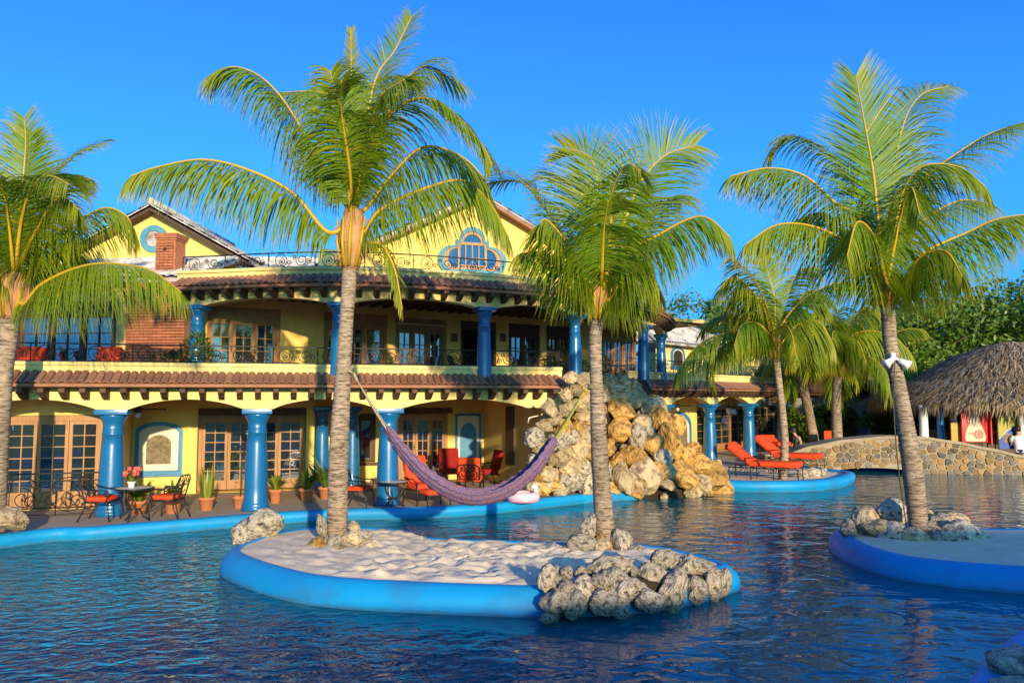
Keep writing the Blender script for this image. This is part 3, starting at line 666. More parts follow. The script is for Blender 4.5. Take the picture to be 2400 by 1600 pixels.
nb += bricks(k0, k1, .75 - (k1 - k0) / 2, 6.75, kz - .1, 300)
b = MB()
for i, (g, h) in enumerate(((.03, .06), (.08, .07), (.11, .07))):
    b.box(Bp((k0 + k1) / 2, .75, kz - .1 + i * .07 + .035), (k1 - k0 + g, k1 - k0 + g, h - .004), rb)
vp('chimney_cap', b, M['brick'])
b = MB(); b.box(Bp((k0 + k1) / 2, .75 - (k1 - k0) / 2 - .055, kz - .38), (.09, .02, .09), rb); vp('vent_hole', b, M['dark'])
def tiled_roof(name, A, B, C, D, pitch=.26, course=.42, label=None, m='slate'):
    # A,B eave left,right; C,D ridge right,left: rows of half round tiles stepped in courses
    A, B, C, D = map(V, (A, B, C, D)); W = max((B - A).length, (C - D).length); H = ((D + C) / 2 - (A + B) / 2).length
    nu = int(W / pitch); nvv = max(2, int(H / course)); nrm = (B - A).cross(D - A).normalized()
    if nrm.z < 0: nrm = -nrm
    b = MB(); vs = []; sub = 5; rows = []
    for j in range(nvv):
        for e, lift in ((0, .035), (1, 0.0)):
            t = (j + e) / nvv; row = []
            for i in range(nu * sub + 1):
                a = i / (nu * sub); p = (A + (B - A) * a) * (1 - t) + (D + (C - D) * a) * t
                h = abs(math.sin(math.pi * i / sub)) * .055 + lift + mn.noise(p * 1.7) * .012
                row.append(p + nrm * h)
            rows.append(row)
    n = nu * sub + 1; vs = [p for r_ in rows for p in r_]
    b.add(vs, [(k * n + i, k * n + i + 1, (k + 1) * n + i + 1, (k + 1) * n + i) for k in range(len(rows) - 1) for i in range(n - 1)], 0, True)
    b.prism([(0, 0), (1, 0), (1, 1), (0, 1)], (0, 0, 0), (0, 0, 0), (0, 0, 0), (0, 0, 0), 0) if False else None
    vs = [A, B, C, D]; b.add([p - nrm * .01 for p in vs] + [p - nrm * .12 for p in vs], [(0, 1, 2, 3), (7, 6, 5, 4), (0, 4, 5, 1), (1, 5, 6, 2), (2, 6, 7, 3), (3, 7, 4, 0)])
    o = vp(name, b, M[m], label); o['kind'] = 'stuff'; return o
tiled_roof('roof', Bp(-1, -.45, 6.58), Bp(hitB(449, 700)[0] + .02, -.45, 6.58), Bp(hitB(449, 700)[0] + .02, 3.2, 7.85), Bp(-1, 3.2, 7.85))
def gable(pL, pR, zb, ze, za, depth, over, label):
    pL, pR = V((pL[0], pL[1], 0)), V((pR[0], pR[1], 0)); ex = (pR - pL).normalized(); ey = V((-ex.y, ex.x, 0)); W = (pR - pL).length
    b = MB(); b.prism([(0, zb), (W, zb), (W, ze), (W / 2, za), (0, ze)], pL, ex, V((0, 0, 1)), ey, .3); o = vp('gable_wall', b, M['stucco'], label)
    sl = (za - ze) / (W / 2); o_ = .55
    def q(x, y, z): return pL + ex * x + ey * y + V((0, 0, z))
    zt = .16
    tiled_roof('roof', q(W + o_, -over, ze - sl * o_ + zt), q(W + o_, depth, ze - sl * o_ + zt), q(W / 2, depth, za + zt), q(W / 2, -over, za + zt))
    tiled_roof('roof', q(-o_, depth, ze - sl * o_ + zt), q(-o_, -over, ze - sl * o_ + zt), q(W / 2, -over, za + zt), q(W / 2, depth, za + zt))
    b = MB(); 
    for sgn in (0, 1):
        x0, z0 = (-o_, ze - sl * o_) if sgn == 0 else (W + o_, ze - sl * o_)
        b.prism([(x0, z0 - .07), (x0, z0 + .10), (W / 2, za + .10), (W / 2, za - .07)], pL - ey * over, ex, V((0, 0, 1)), ey, .05 + .003 * sgn)
        b.prism([(x0, z0 - .02), (x0, z0 + .025), (W / 2, za + .025), (W / 2, za - .02)], pL - ey * (over - .06), ex, V((0, 0, 1)), ey, over - .07 + .002 * sgn)
    vp('barge_board', b, M['dwood'] if za < 10 else M['eave'])
    b = MB(); b.tube([q(W / 2, -over - .05, za + zt + .07), q(W / 2, depth, za + zt + .07)], .13, 8); vp('ridge_tile', b, M['slate'])
    return pL, ex, ey, W
g1 = gable(P(168, 600, 25.4), P(560, 600, 25.4), 6.4, 7.85, 9.40, 7, .5, None)
# round ornament on the left gable
c = P(362, 560, 25.4); b = MB(); ey = g1[2]; ex = g1[1]
circ = [(math.cos(a * math.pi / 14), math.sin(a * math.pi / 14)) for a in range(28)]
b.frame([(x * .46, z * .46) for x, z in circ], [(x * .27, z * .27) for x, z in circ], c, ex, V((0, 0, 1)), -ey, .08); vp('round_window_surround', b, M['teal'])
b = MB(); b.prism([(x * .275, z * .275) for x, z in circ], c, ex, V((0, 0, 1)), -ey, .03); vp('round_window', b, M['slate'])
g2 = gable(P(778, 620, 26.3), P(1425, 620, 29.4), 6.5, 7.75, 10.45, 8, .45, None)
# the clover shaped gable window
def clover(k):
    pts = []
    for i in range(144):
        a = 2 * math.pi * i / 144; dx_, dz_ = math.cos(a), math.sin(a); r_ = 0
        for x0, x1, z0, z1 in ((-.60, .60, -.72, .42), (-.74, .74, -.72, .22)):
            q = 9
            if dx_ > 1e-6: q = min(q, x1 / dx_)
            if dx_ < -1e-6: q = min(q, x0 / dx_)
            if dz_ > 1e-6: q = min(q, z1 / dz_)
            if dz_ < -1e-6: q = min(q, z0 / dz_)
            r_ = max(r_, q)
        for cx, cz, cr_ in ((0, .44, .46), (.74, -.30, .50), (-.74, -.30, .50)):
            bq = dx_ * cx + dz_ * cz; disc = bq * bq - (cx * cx + cz * cz - cr_ * cr_)
            if disc >= 0: r_ = max(r_, bq + math.sqrt(disc))
        if dz_ < 0: r_ = min(r_, .74 / -dz_)
        pts.append((dx_ * r_, dz_ * r_))
    return [(x * k, z * k) for x, z in pts]
pL, ex, ey, W = g2
def hitG(u, v):
    r = ray(u, v); o = V((0, 0, CZ)); k = -(o - pL).dot(ey) / r.dot(ey); return o + r * k
ca = hitG(1106, 592); hw = (hitG(1184, 592) - hitG(1027, 592)).length / 2; kk = hw / 1.22
o1 = clover(kk); o2 = [(x * .84, z * .84 - .02) for x, z in o1]; o3 = [(x * .70, z * .72 - .02) for x, z in o1]
b = MB(); b.frame(o1, o2, ca, ex, V((0, 0, 1)), -ey, .12); fr = vp('window_surround', b, M['teal'], 'blue green stone surround of the clover window')
b = MB(); b.frame(o2, o3, ca, ex, V((0, 0, 1)), -ey, .08)
for x in (-.60, .60): b.box(ca + ex * x * kk * .8 + V((0, 0, -.12 * kk)) - ey * .045, (.09, .09, 1.02 * kk), Matrix((ex, ey, V((0, 0, 1)))).transposed())
for x in (-.24, .0, .24): b.box(ca + ex * x * kk + V((0, 0, -.15 * kk)) - ey * .04, (.04, .05, .9 * kk), Matrix((ex, ey, V((0, 0, 1)))).transposed())
for z in (.30, -.22, -.48): b.box(ca + V((0, 0, z * kk)) - ey * .042, (1.0 * kk * (1 if z < .2 else 1.0), .05, .04 if z < .2 else .10), Matrix((ex, ey, V((0, 0, 1)))).transposed())
vp('window_frame', b, M['wood'])
b = MB(); b.prism([(x * .99, z * .99) for x, z in o2], ca, ex, V((0, 0, 1)), -ey, .02); vp('window_glass', b, M['bglass'])
# roof pillar behind the roof railing, low roofs at the back
b = MB(); p = P(768, 604, 25); b.box((p.x, p.y, p.z - .6), (.5, .5, 1.7)); vp('roof_pillar', b, M['cream'])
tiled_roof('roof', P(540, 636, 24.4), P(800, 640, 25.6), P(790, 606, 30), P(585, 603, 29))
# ---- right hand upper wing: wall, hip roof, round topped end
tU = 4.2
a0, a1 = hitR(1548, 800, tU)[0], hitR(1712, 800, tU)[0]
wall(Rp(a0, tU), Rp(a1, tU), FL, 6.05, .3, [], M['cream'])
wall(Rp(a1, tU + .02), Rp(a1, tU + 6), FL, 6.05, .3, [], M['cream'])
zr = 7.9
e0, e1 = Rp(a0 - 1.2, tU - .55, 6.0), Rp(a1 + .5, tU - .55, 6.0); r0, r1 = Rp(a0 + 1.6, tU + 3.2, zr), Rp(a1 - 2.6, tU + 3.2, zr)
tiled_roof('roof', e0, e1, r1, r0, label='pale hipped tile roof of the far wing')
bk0, bk1 = Rp(a0 - 1.2, tU + 7, 6.0), Rp(a1 + .5, tU + 7, 6.0)
tiled_roof('roof', e1, bk1, r1 + RE * .05, r1, label='pale hipped tile roof of the far wing'); tiled_roof('roof', bk0, e0, r0, r0 - RE * .05)
b = MB()
for p, q in ((e0, r0), (e1, r1), (r0, r1)): b.tube([p + V((0, 0, .1)), q + V((0, 0, .1))], .15, 8)
vp('ridge_tile', b, M['slate'])
a2 = hitR(1706, 850, tU - .5)[0]; a3 = hitR(1816, 850, tU - .5)[0]; H = hitR(1760, 800, tU - .5)[1] - FL
b = MB(); b.prism([(x, z) for x, z in arch(a3 - a2, H, H * .55)], Rp((a2 + a3) / 2, tU - .5, FL), RE, V((0, 0, 1)), RN, .3); vp('gable_wall', b, M['cream'], 'round topped end wall of the far wing')
s_, z_ = hitR(1776, 826, tU - .5); b = MB()
b.frame([(x * .34, z * .34) for x, z in circ], [(x * .25, z * .25) for x, z in circ], Rp(s_, tU - .505, z_), RE, V((0, 0, 1)), -RN, .06); b.prism([(x * .25, z * .25) for x, z in circ], Rp(s_, tU - .503, z_), RE, V((0, 0, 1)), -RN, .01, 1); vp('porthole', b, [M['cream'], M['dark']])
niche(hitR, Rp, RE, RN, 1572, 1604, 812, 862, tU, .35, M['slate'], M['dark'], False)
# ---- iron railings
def spiral(cx, cz, r0, r1, a0, turns, n=26):
    return [(cx + (r0 + (r1 - r0) * i / n) * math.cos(a0 + turns * 2 * math.pi * i / n), cz + (r0 + (r1 - r0) * i / n) * math.sin(a0 + turns * 2 * math.pi * i / n)) for i in range(n + 1)]
def scroll_mesh(wd, h):
    b = MB(); r_ = .011; c = h * .5
    def t(p, rr=r_): b.tube([(x, 0, z) for x, z in p], rr, 4)
    t(spiral(-wd * .24, c, h * .46, h * .46, 0, 1, 20))
    t(spiral(wd * .24, c, h * .46, h * .10, math.pi, 1.6, 26))
    t(spiral(-wd * .24, c - h * .1, h * .30, h * .05, math.pi * .5, -1.5, 24))
    t(spiral(-wd * .05, c - h * .2, h * .2, h * .04, 0, 1.3, 16)); t(spiral(wd * .40, c - h * .12, h * .24, h * .05, math.pi, -1.4, 18))
    t(spiral(wd * .06, c + h * .24, h * .16, h * .03, -1, 1.4, 14))
    b.rbox((-wd * .24, 0, c - h * .12), (.05, .03, .05), .012); b.rbox((wd * .42, 0, c - h * .1), (.045, .03, .045), .012)
    return b.mesh('scroll', M['iron'])
SCR = {}
def railing(path, s0, s1, t, zb, h, pw=1.25, label=None):
    n = max(1, round((s1 - s0) / pw)); pw = (s1 - s0) / n; key = (round(pw, 2), round(h, 2))
    if key not in SCR: SCR[key] = scroll_mesh(pw * .92, h * .88)
    b = MB(); m_ = max(2, int((s1 - s0) / .3))
    for z, rr in ((zb + h, .02), (zb + .03, .012)): b.tube([path.w(s0 + (s1 - s0) * i / m_, t, z) for i in range(m_ + 1)], rr, 5)
    for i in range(n + 1):
        s = s0 + i * pw; b.tube([path.w(s, t, zb), path.w(s, t, zb + h)], .014, 5); b.lathe([(.014, 0), (.03, .03), (.014, .06)], 6, path.w(s, t, zb + h * .55))
    o = vp('railing', b, M['iron'], label)
    for i in range(n):
        s = s0 + (i + .5) * pw; _, T, N = path.at(s); m = Matrix((T, N, V((0, 0, 1)))).transposed().to_4x4(); m.translation = path.w(s, t, zb + h * .06) - wpos(o)
        obj('scroll', SCR[key], o, mat=m)
railing(lowp, .5, lowp.L - .1, 0.0, 4.075, .46, 1.15, 'long balcony railing above the porch')
railing(rp, .2, rp.L, 0.0, 4.215, .5, 1.15, 'balcony railing of the far wing')
railing(up, .05, up.L * .8, 0.0, 6.735, .42, 1.3, 'roof terrace railing')
endp = Path([Lp(sE, 0), Lp(sE - .1, 1.6), Rp(-7.2, -.2), Rp(-6.9, 0)], 0); railing(endp, .1, endp.L - .1, 0, 3.75, .62, 1.1, 'railing above the rock waterfall')
s0, s1 = hitL(22, 1150, -.1)[0], hitL(238, 1150, -.1)[0]; pf = Path([Lp(s0, -.1), Lp(s1, -.1)], 0)
railing(pf, 0, pf.L, 0, DECK + .06, 1.02, pf.L / 2, 'low scrolled railing in front of the left doors')
# ---- solid mass behind so the house reads as a house from the side
slab('house_core', [Lp(sW, 7.2), Lp(4, 8.2), Rp(-8, 6), Rp(11, 6), Rp(11, 12), V((-12, 42, 0))], DECK, 3.2, M['stucco'])
# ------------------------------------------------------------------ coconut palms
def resample(pts, n):
    pts = [V(p) for p in pts]; l = [0]
    for a, c in zip(pts, pts[1:]): l.append(l[-1] + (c - a).length)
    out = []; i = 0
    for k in range(n + 1):
        t = l[-1] * k / n
        while i < len(l) - 2 and l[i + 1] < t: i += 1
        d = l[i + 1] - l[i]; out.append(pts[i].lerp(pts[i + 1], (t - l[i]) / d if d > 1e-9 else 0))
    return out, l[-1]
def frond_mesh(pts, LL=1.15, droop=.34, n=66, r0=.05, face=None, fw=0.0, seed=0, age=.2, bare=.14, wid=.034, lift=.25, mats=('frond', 'rachis')):
    n = int(n * 1.75); rg = random.Random(seed); pts, Ltot = resample(cr(pts, 10), 44); b = MB(); hue = []
    b.tube(pts, [r0 * (1 - .88 * (i / 44) ** .8) + .004 for i in range(45)], 5, 1); hue += [0] * len(b.f)
    base = pts[0]; outd = pts[-1] - pts[0]; outd.z = 0; outd = outd.normalized() if outd.length > .2 else V((0, 1, 0))
    gaps = set()
    for _ in range(3): g = rg.uniform(.3, .95); gaps.add(g)
    for k in range(n):
        s = bare + (1 - bare) * (k + rg.uniform(-.3, .3)) / n; s = min(max(s, bare), .998)
        i = min(43, int(s * 44)); f = s * 44 - i; p = pts[i].lerp(pts[i + 1], f); T = (pts[min(44, i + 2)] - pts[max(0, i - 1)]).normalized()
        up = V((0, 0, 1)); N = up - T * T.dot(up)
        if N.length < .45: N = N + (-outd) * (.45 - N.length) * 2
        if face is not None: N = N.normalized() * (1 - fw) + V(face) * fw
        N = N - T * N.dot(T); N.normalize(); B = T.cross(N)
        prof = (.45 + .75 * min(1, (s - bare) / .25)) * (1 - .62 * max(0, (s - .45) / .55) ** 1.5)
        prof *= 1 / 1.15
        for side in (-1, 1):
            if rg.random() < .04: continue
            L_ = LL * 1.22 * prof * rg.uniform(.86, 1.08); fwd = .45 + .9 * s * s + rg.uniform(-.12, .12)
            hg = min(.95, max(0, (droop - .2) * 3.0)); d = (B * side * (1 - .5 * hg) + T * fwd * (1 - .35 * hg) + N * lift * (1 - hg) + V((0, 0, -1)) * hg * (.9 + rg.uniform(-.2, .2)) + N * rg.uniform(-.12, .12)).normalized(); q = p.copy(); seg = 5; vs = []; dr = droop * (1 - .55 * hg) * rg.uniform(.7, 1.3)
            w0 = wid * .66 * rg.uniform(.8, 1.15)
            for j in range(seg + 1):
                ww = w0 * (.55 + .9 * min(1, j / 1.2)) * (1 - (j / seg) ** 1.7 * .93) * .5
                wd = T - d * T.dot(d); wd = wd.normalized() if wd.length > .15 else B
                vs += [q - wd * ww, q + wd * ww]
                q = q + d * (L_ / seg); d = (d + V((0, 0, -dr)) * (1 + .25 * j) + V((rg.uniform(-.04, .04), rg.uniform(-.04, .04), 0))).normalized()
            b.add(vs, [(2 * j, 2 * j + 1, 2 * j + 3, 2 * j + 2) for j in range(seg)], 0)
            h = min(1, max(0, age + rg.uniform(-.16, .16) + (.5 * max(0, s - .8) / .2 if rg.random() < .6 else 0)))
            if rg.random() < .03: h = 1.0
            hue += [min(1, h + (.25 if j == seg - 1 else 0)) for j in range(seg)]
    me = b.mesh('frond', [M[mats[0]], M[mats[1]]])
    at = me.attributes.new('leaf_hue', 'FLOAT', 'FACE'); at.data.foreach_set('value', hue); return me
def palm(label, trunk, rad, crown, fronds, d, nrand, LL, seed, fl=3.4, boot=.34, group='coconut palms around the pool', extra=None, wid=.034, n=66, base_z=.3):
    rg = random.Random(seed)
    tp = [P(u, v, dd) for u, v, dd in trunk]; base = tp[0]; t = thing('palm_tree', label, 'palm tree', tuple(base), 0, group)
    pts, L_ = resample(cr(tp, 10), 110); b = MB(); rs = []
    for i in range(111):
        f = i / 110; x = f * (len(rad) - 1); k = min(len(rad) - 2, int(x)); r_ = rad[k] + (rad[k + 1] - rad[k]) * (x - k)
        rs.append(r_ * (1 + (.035 if i % 2 else -.02)) * (1 + .03 * mn.noise(V((f * 14, seed, 0)))))
    b.tube(pts, rs, 14, 0); b.build('trunk', M['bark'], t, world=True)
    top = tp[-1]; cc = P(crown[0], crown[1], d)
    # swollen leaf bases wrapped in fibre
    b = MB(); ax = (cc - top).normalized(); ln = (cc - top).length; n_ = 9; prof = []
    for i in range(n_ + 1):
        f = i / n_; prof.append((top - ax * .08 + ax * (ln * 1.1 + .1) * f, rad[-1] * (1.05 + 1.0 * (boot / .34) * math.sin(min(1, f * 1.15) * math.pi * .62)) * (1 - .35 * f * f)))
    b.tube([p for p, r_ in prof], [r_ * rg.uniform(.94, 1.06) for p, r_ in prof], 12, 0)
    for k in range(10):
        a = k * 2.4; r_ = rad[-1] * 1.35; o = V((math.cos(a), math.sin(a), 0)); p0 = top + o * r_ * .8 - ax * .02
        b.tube([p0, p0 + ax * ln * .45 + o * r_ * .55, p0 + ax * ln * .95 + o * r_ * (.5 + .3 * rg.random())], [.085, .075, .03], 6, 1 if k % 3 else 0, flat=.5)
    for k in range(26):   # torn fibre wisps
        a = rg.uniform(0, 6.28); o = V((math.cos(a), math.sin(a), 0)); p0 = top + o * rad[-1] * 1.25 + ax * ln * rg.uniform(0, .8)
        b.tube([p0, p0 + o * .12 + V((0, 0, .06)), p0 + o * rg.uniform(.12, .26) + V((0, 0, rg.uniform(-.22, .12)))], [.016, .01, .003], 4, 0)
    b.build('leaf_base', [M['husk'], M['rachis']], t, world=True)
    k = 0
    for fr in fronds:
        uv, opt = (fr[0], fr[1]) if isinstance(fr[1], dict) else (fr, {})
        dd = opt.get('dd', rg.uniform(-1, 1)); bow = opt.get('bow', 0)
        pl = [tuple(cc - ax * .05)] if opt.get('root', True) else []
        m = len(uv)
        for i, (u, v) in enumerate(uv):
            f = (i + 1) / m; pl.append(tuple(P(u, v, d + dd * f + bow * math.sin(f * math.pi))))
        kw = dict(LL=opt.get('LL', LL), droop=opt.get('droop', .34), n=opt.get('n', n), r0=opt.get('r0', .055), face=opt.get('face'), fw=opt.get('fw', 0), seed=seed * 100 + k, age=opt.get('age', .22), lift=opt.get('lift', .25), bare=opt.get('bare', .12), wid=wid)
        me = frond_mesh(pl, **kw); obj('frond', me, t, world=True); k += 1
    for i in range(nrand):
        az = i * 2.39996 + seed; el = (1.25 - 1.25 * (i / max(1, nrand)) ** .9) + rg.uniform(-.12, .12); ln_ = fl * rg.uniform(.8, 1.05)
        if extra: az, el = extra(i, az, el)
        p = cc.copy(); pl = [tuple(p)]; a = el
        for j in range(7):
            p = p + V((math.cos(az) * math.cos(a), math.sin(az) * math.cos(a), math.sin(a))) * ln_ / 7; pl.append(tuple(p)); a -= (.10 + .26 * math.cos(el)) * (.6 + j * .12)
        me = frond_mesh(pl, LL=LL * rg.uniform(.85, 1.0), droop=.3 + .12 * rg.random(), n=n - 8, seed=seed * 100 + 50 + i, age=rg.uniform(.1, .4), r0=.05, wid=wid); obj('frond', me, t, world=True)
    return t
FC = (0, -1, 0)
# the tall palm that carries the left end of the hammock
palm('tallest coconut palm, on the sand island, holding the left end of the hammock', [(790, 1268, 15.3), (792, 1130, 15.32), (797, 1000, 15.36), (807, 830, 15.4), (816, 690, 15.4), (820, 622, 15.4)], [.205, .20, .19, .155, .14, .15], (828, 505),
 [([(770, 545), (688, 454), (586, 400), (478, 374), (367, 392), (304, 414)], dict(dd=-1.2, droop=.5, LL=1.25, n=84, age=.28)),
  ([(791, 445), (720, 325), (657, 226), (599, 173), (541, 157), (492, 177)], dict(dd=-.6, droop=.42, LL=1.25, n=80)),
  ([(813, 432), (791, 262), (755, 217), (657, 217)], dict(dd=1.2, droop=.4)),
  ([(826, 380), (824, 230), (822, 66)], dict(dd=-.2, LL=.35, droop=0, lift=.05, age=.45, n=50, r0=.035)),
  ([(836, 432), (876, 200), (925, 119), (965, 39)], dict(dd=.6, LL=.8, droop=.08, age=.3, face=FC, fw=.6)),
  ([(847, 441), (867, 351), (912, 271), (979, 231), (1050, 253), (1126, 334), (1153, 387)], dict(dd=-1.3, droop=.3, LL=1.2, n=84, age=.25)),
  ([(880, 342), (934, 217), (996, 155), (1081, 200)], dict(dd=1.2, droop=.3, LL=1.2)),
  ([(862, 485), (912, 418), (987, 347), (1068, 360), (1130, 414), (1160, 494)], dict(dd=.5, droop=.45, LL=1.2, n=76)),
  ([(849, 552), (889, 494), (987, 445), (1086, 423), (1148, 476), (1192, 556)], dict(dd=-.5, droop=.5, LL=1.15, n=80, age=.3)),
  ([(858, 565), (894, 575), (925, 632), (943, 726)], dict(dd=-.3, droop=.35, LL=.55, n=44, age=.45)),
  ([(820, 476), (820, 342), (791, 231), (773, 165)], dict(dd=-1.1, droop=.28, face=FC, fw=.7, LL=1.1)),
  ([(838, 440), (868, 300), (893, 225), (948, 186)], dict(dd=-1.6, droop=.35, face=FC, fw=.5, LL=1.1)),
  ([(830, 420), (850, 290), (880, 190), (1000, 180)], dict(dd=1.8, droop=.35)),
  ([(820, 400), (800, 260), (800, 190)], dict(dd=-2.0, droop=.3, face=FC, fw=.6)),
 ], 15.4, 0, 1.1, 2, fl=3.4)
palm('coconut palm on the island before the rock waterfall, holding the right end of the hammock', [(1421, 1282, 14.7), (1408, 1110, 14.74), (1400, 950, 14.78), (1395, 800, 14.8), (1401, 745, 14.8)], [.19, .172, .15, .12, .125], (1405, 665),
 [([(1402, 648), (1402, 537), (1397, 409), (1373, 362), (1322, 349)], dict(dd=.9, LL=1.15, droop=.1, face=FC, fw=.8, n=76, age=.3)),
  ([(1415, 648), (1469, 505), (1501, 428), (1558, 365), (1632, 340)], dict(dd=.7, LL=1.2, droop=.12, face=FC, fw=.8, n=72, age=.2)),
  ([(1421, 680), (1453, 600), (1533, 556), (1612, 514), (1660, 511), (1711, 556)], dict(dd=-.8, LL=1.05, droop=.5, n=76)),
  ([(1373, 664), (1354, 616), (1309, 537), (1246, 447), (1207, 424), (1150, 428)], dict(dd=1.2, LL=1.15, droop=.18, n=70)),
  ([(1379, 680), (1354, 616), (1316, 553), (1277, 514), (1258, 543)], dict(dd=-.9, LL=1.05, droop=.5, age=.32)),
  ([(1386, 703), (1341, 642), (1277, 594), (1220, 594)], dict(dd=-.3, LL=.95, droop=.42)),
  ([(1418, 664), (1430, 537), (1437, 441), (1469, 387), (1501, 400)], dict(dd=-1.5, LL=1.0, droop=.42)),
  ([(1427, 703), (1469, 645), (1517, 633), (1545, 680)], dict(dd=-.8, LL=.9, droop=.5, age=.35)),
  ([(1390, 640), (1370, 520), (1330, 430), (1290, 420)], dict(dd=1.8, LL=1.15, droop=.2)),
  ([(1425, 650), (1490, 560), (1560, 470), (1600, 470)], dict(dd=1.6, LL=1.1, droop=.3)),
  ([(1410, 640), (1415, 540), (1425, 470)], dict(dd=-1.6, LL=1.0, droop=.35, face=FC, fw=.6)),
 ], 14.8, 0, 1.0, 4, fl=2.9)
palm('right hand coconut palm with twin floodlights, leaning on its own sand island', [(2155, 1258, 15.9), (2139, 1102, 15.92), (2112, 939, 15.96), (2088, 816, 16), (2080, 712, 16)], [.18, .20, .165, .14, .14], (2079, 640),
 [([(2067, 696), (2033, 620), (1975, 562), (1895, 528), (1818, 528), (1746, 574)], dict(dd=-1.2, LL=1.2, droop=.5, n=80, age=.32)),
  ([(2056, 627), (2014, 513), (1956, 474), (1887, 413), (1803, 394), (1711, 413)], dict(dd=-.5, LL=1.15, droop=.45, n=80, age=.28)),
  ([(2052, 570), (2006, 444), (1941, 360), (1880, 325), (1834, 325), (1803, 367)], dict(dd=.9, LL=1.1, droop=.32)),
  ([(2063, 570), (2048, 417), (2025, 283), (2006, 178)], dict(dd=-.7, LL=1.25, droop=.03, face=FC, fw=.85, n=80, lift=.1, age=.1)),
  ([(2079, 570), (2102, 360), (2128, 264), (2167, 218), (2224, 203)], dict(dd=.4, LL=1.0, droop=.22, face=FC, fw=.5)),
  ([(2086, 570), (2147, 436), (2243, 360), (2320, 314), (2400, 287)], dict(dd=.9, LL=1.15, droop=.3, n=76)),
  ([(2090, 608), (2109, 474), (2155, 394), (2243, 390), (2308, 436)], dict(dd=-1.2, LL=1.15, droop=.42, age=.3)),
  ([(2105, 685), (2155, 600), (2270, 543), (2339, 513), (2425, 500)], dict(dd=-.9, LL=1.2, droop=.5, n=80)),
  ([(2082, 647), (2109, 513), (2135, 440), (2155, 500)], dict(dd=-1.7, LL=1.1, droop=.5)),
  ([(2109, 666), (2159, 601), (2216, 589), (2255, 647)], dict(dd=-1.6, LL=1.05, droop=.55, age=.35)),
  ([(2060, 640), (2000, 560), (1930, 500), (1860, 520)], dict(dd=1.6, LL=1.1, droop=.42)),
  ([(2090, 600), (2160, 520), (2250, 470), (2330, 480)], dict(dd=1.7, LL=1.1, droop=.4)),
  ([(2070, 560), (2060, 400), (2080, 300)], dict(dd=1.2, LL=1.1, droop=.2, face=FC, fw=.5)),
  ([(2075, 660), (2050, 560), (2010, 520), (1985, 600)], dict(dd=-2.0, LL=1.05, droop=.5)),
 ], 16.0, 0, 1.1, 6, fl=3.3)
palm('coconut palm at the left edge beside the terrace windows', [(-14, 1245, 16.6), (-8, 1080, 16.6), (5, 900, 16.6), (20, 770, 16.6), (24, 740, 16.6)], [.23, .22, .21, .19, .2], (32, 640),
 [([(36, 630), (48, 527), (64, 464), (89, 423), (122, 413), (160, 431)], dict(dd=-1.5, LL=1.2, droop=.28, n=80, age=.3, face=FC, fw=.25)),
  ([(41, 630), (84, 543), (125, 474), (153, 466), (184, 490)], dict(dd=-1.2, LL=1.05, droop=.5, age=.3)),
  ([(60, 655), (120, 560), (204, 505), (255, 487), (301, 512), (312, 560)], dict(dd=.2, LL=1.1, droop=.45, n=76, age=.3)),
  ([(51, 714), (92, 670), (153, 637), (217, 619), (281, 619), (357, 635), (425, 685)], dict(dd=-1.4, LL=1.3, droop=.55, n=86, age=.28)),
  ([(31, 650), (50, 459), (60, 340), (56, 275)], dict(dd=.5, LL=.9, droop=.06, face=FC, fw=.7)),
  ([(40, 640), (100, 450), (170, 370), (243, 335)], dict(dd=.5, LL=.85, droop=.18, face=FC, fw=.4)),
  ([(38, 600), (70, 420), (75, 310)], dict(dd=1.0, LL=.9, droop=.1)),
  ([(20, 620), (-10, 520), (-50, 450), (-120, 430)], dict(dd=-.6, LL=1.1, droop=.4)),
  ([(15, 660), (-40, 590), (-110, 560), (-190, 610)], dict(dd=-1, LL=1.2, droop=.5)),
  ([(45, 600), (110, 500), (150, 420), (205, 420)], dict(dd=1.4, LL=1.05, droop=.35)),
  ([(50, 660), (110, 600), (170, 580), (215, 640)], dict(dd=1.5, LL=1.1, droop=.5)),
  ([(30, 620), (20, 520), (10, 460), (-10, 420)], dict(dd=-1.5, LL=1.1, droop=.35, face=FC, fw=.5)),
 ], 16.6, 1, 1.1, 8, fl=3.2, boot=.42)
palm('slender palm growing between the two red loungers and the far wing', [(1834, 1126, 27.4), (1839, 1040, 27.4), (1832, 950, 27.4), (1821, 860, 27.4), (1818, 838, 27.4)], [.15, .14, .13, .12, .13], (1816, 795),
 [([(1805, 815), (1759, 785), (1708, 780), (1657, 795), (1619, 826), (1588, 870)], dict(dd=-1.2, LL=1.5, droop=.5, n=70, age=.3)),
  ([(1810, 792), (1797, 739), (1772, 693), (1721, 647), (1683, 680)], dict(dd=-.8, LL=1.3, droop=.45, age=.45)),
  ([(1815, 780), (1815, 700), (1800, 640), (1790, 590)], dict(dd=.8, LL=1.1, droop=.2, face=FC, fw=.5)),
  ([(1826, 790), (1860, 720), (1900, 680), (1935, 720)], dict(dd=.4, LL=1.3, droop=.4)),
  ([(1830, 805), (1870, 760), (1920, 755), (1955, 810)], dict(dd=-.8, LL=1.4, droop=.5, age=.35)),
  ([(1812, 770), (1780, 700), (1740, 680), (1700, 730)], dict(dd=1, LL=1.3, droop=.4)),
  ([(1822, 770), (1840, 690), (1880, 630), (1910, 640)], dict(dd=1, LL=1.3, droop=.35)),
  ([(1812, 800), (1780, 760), (1740, 760), (1720, 810)], dict(dd=-2, LL=1.2, droop=.5)),
 ], 27.4, 6, 1.35, 10, fl=3.6, wid=.05, n=54, group=None)
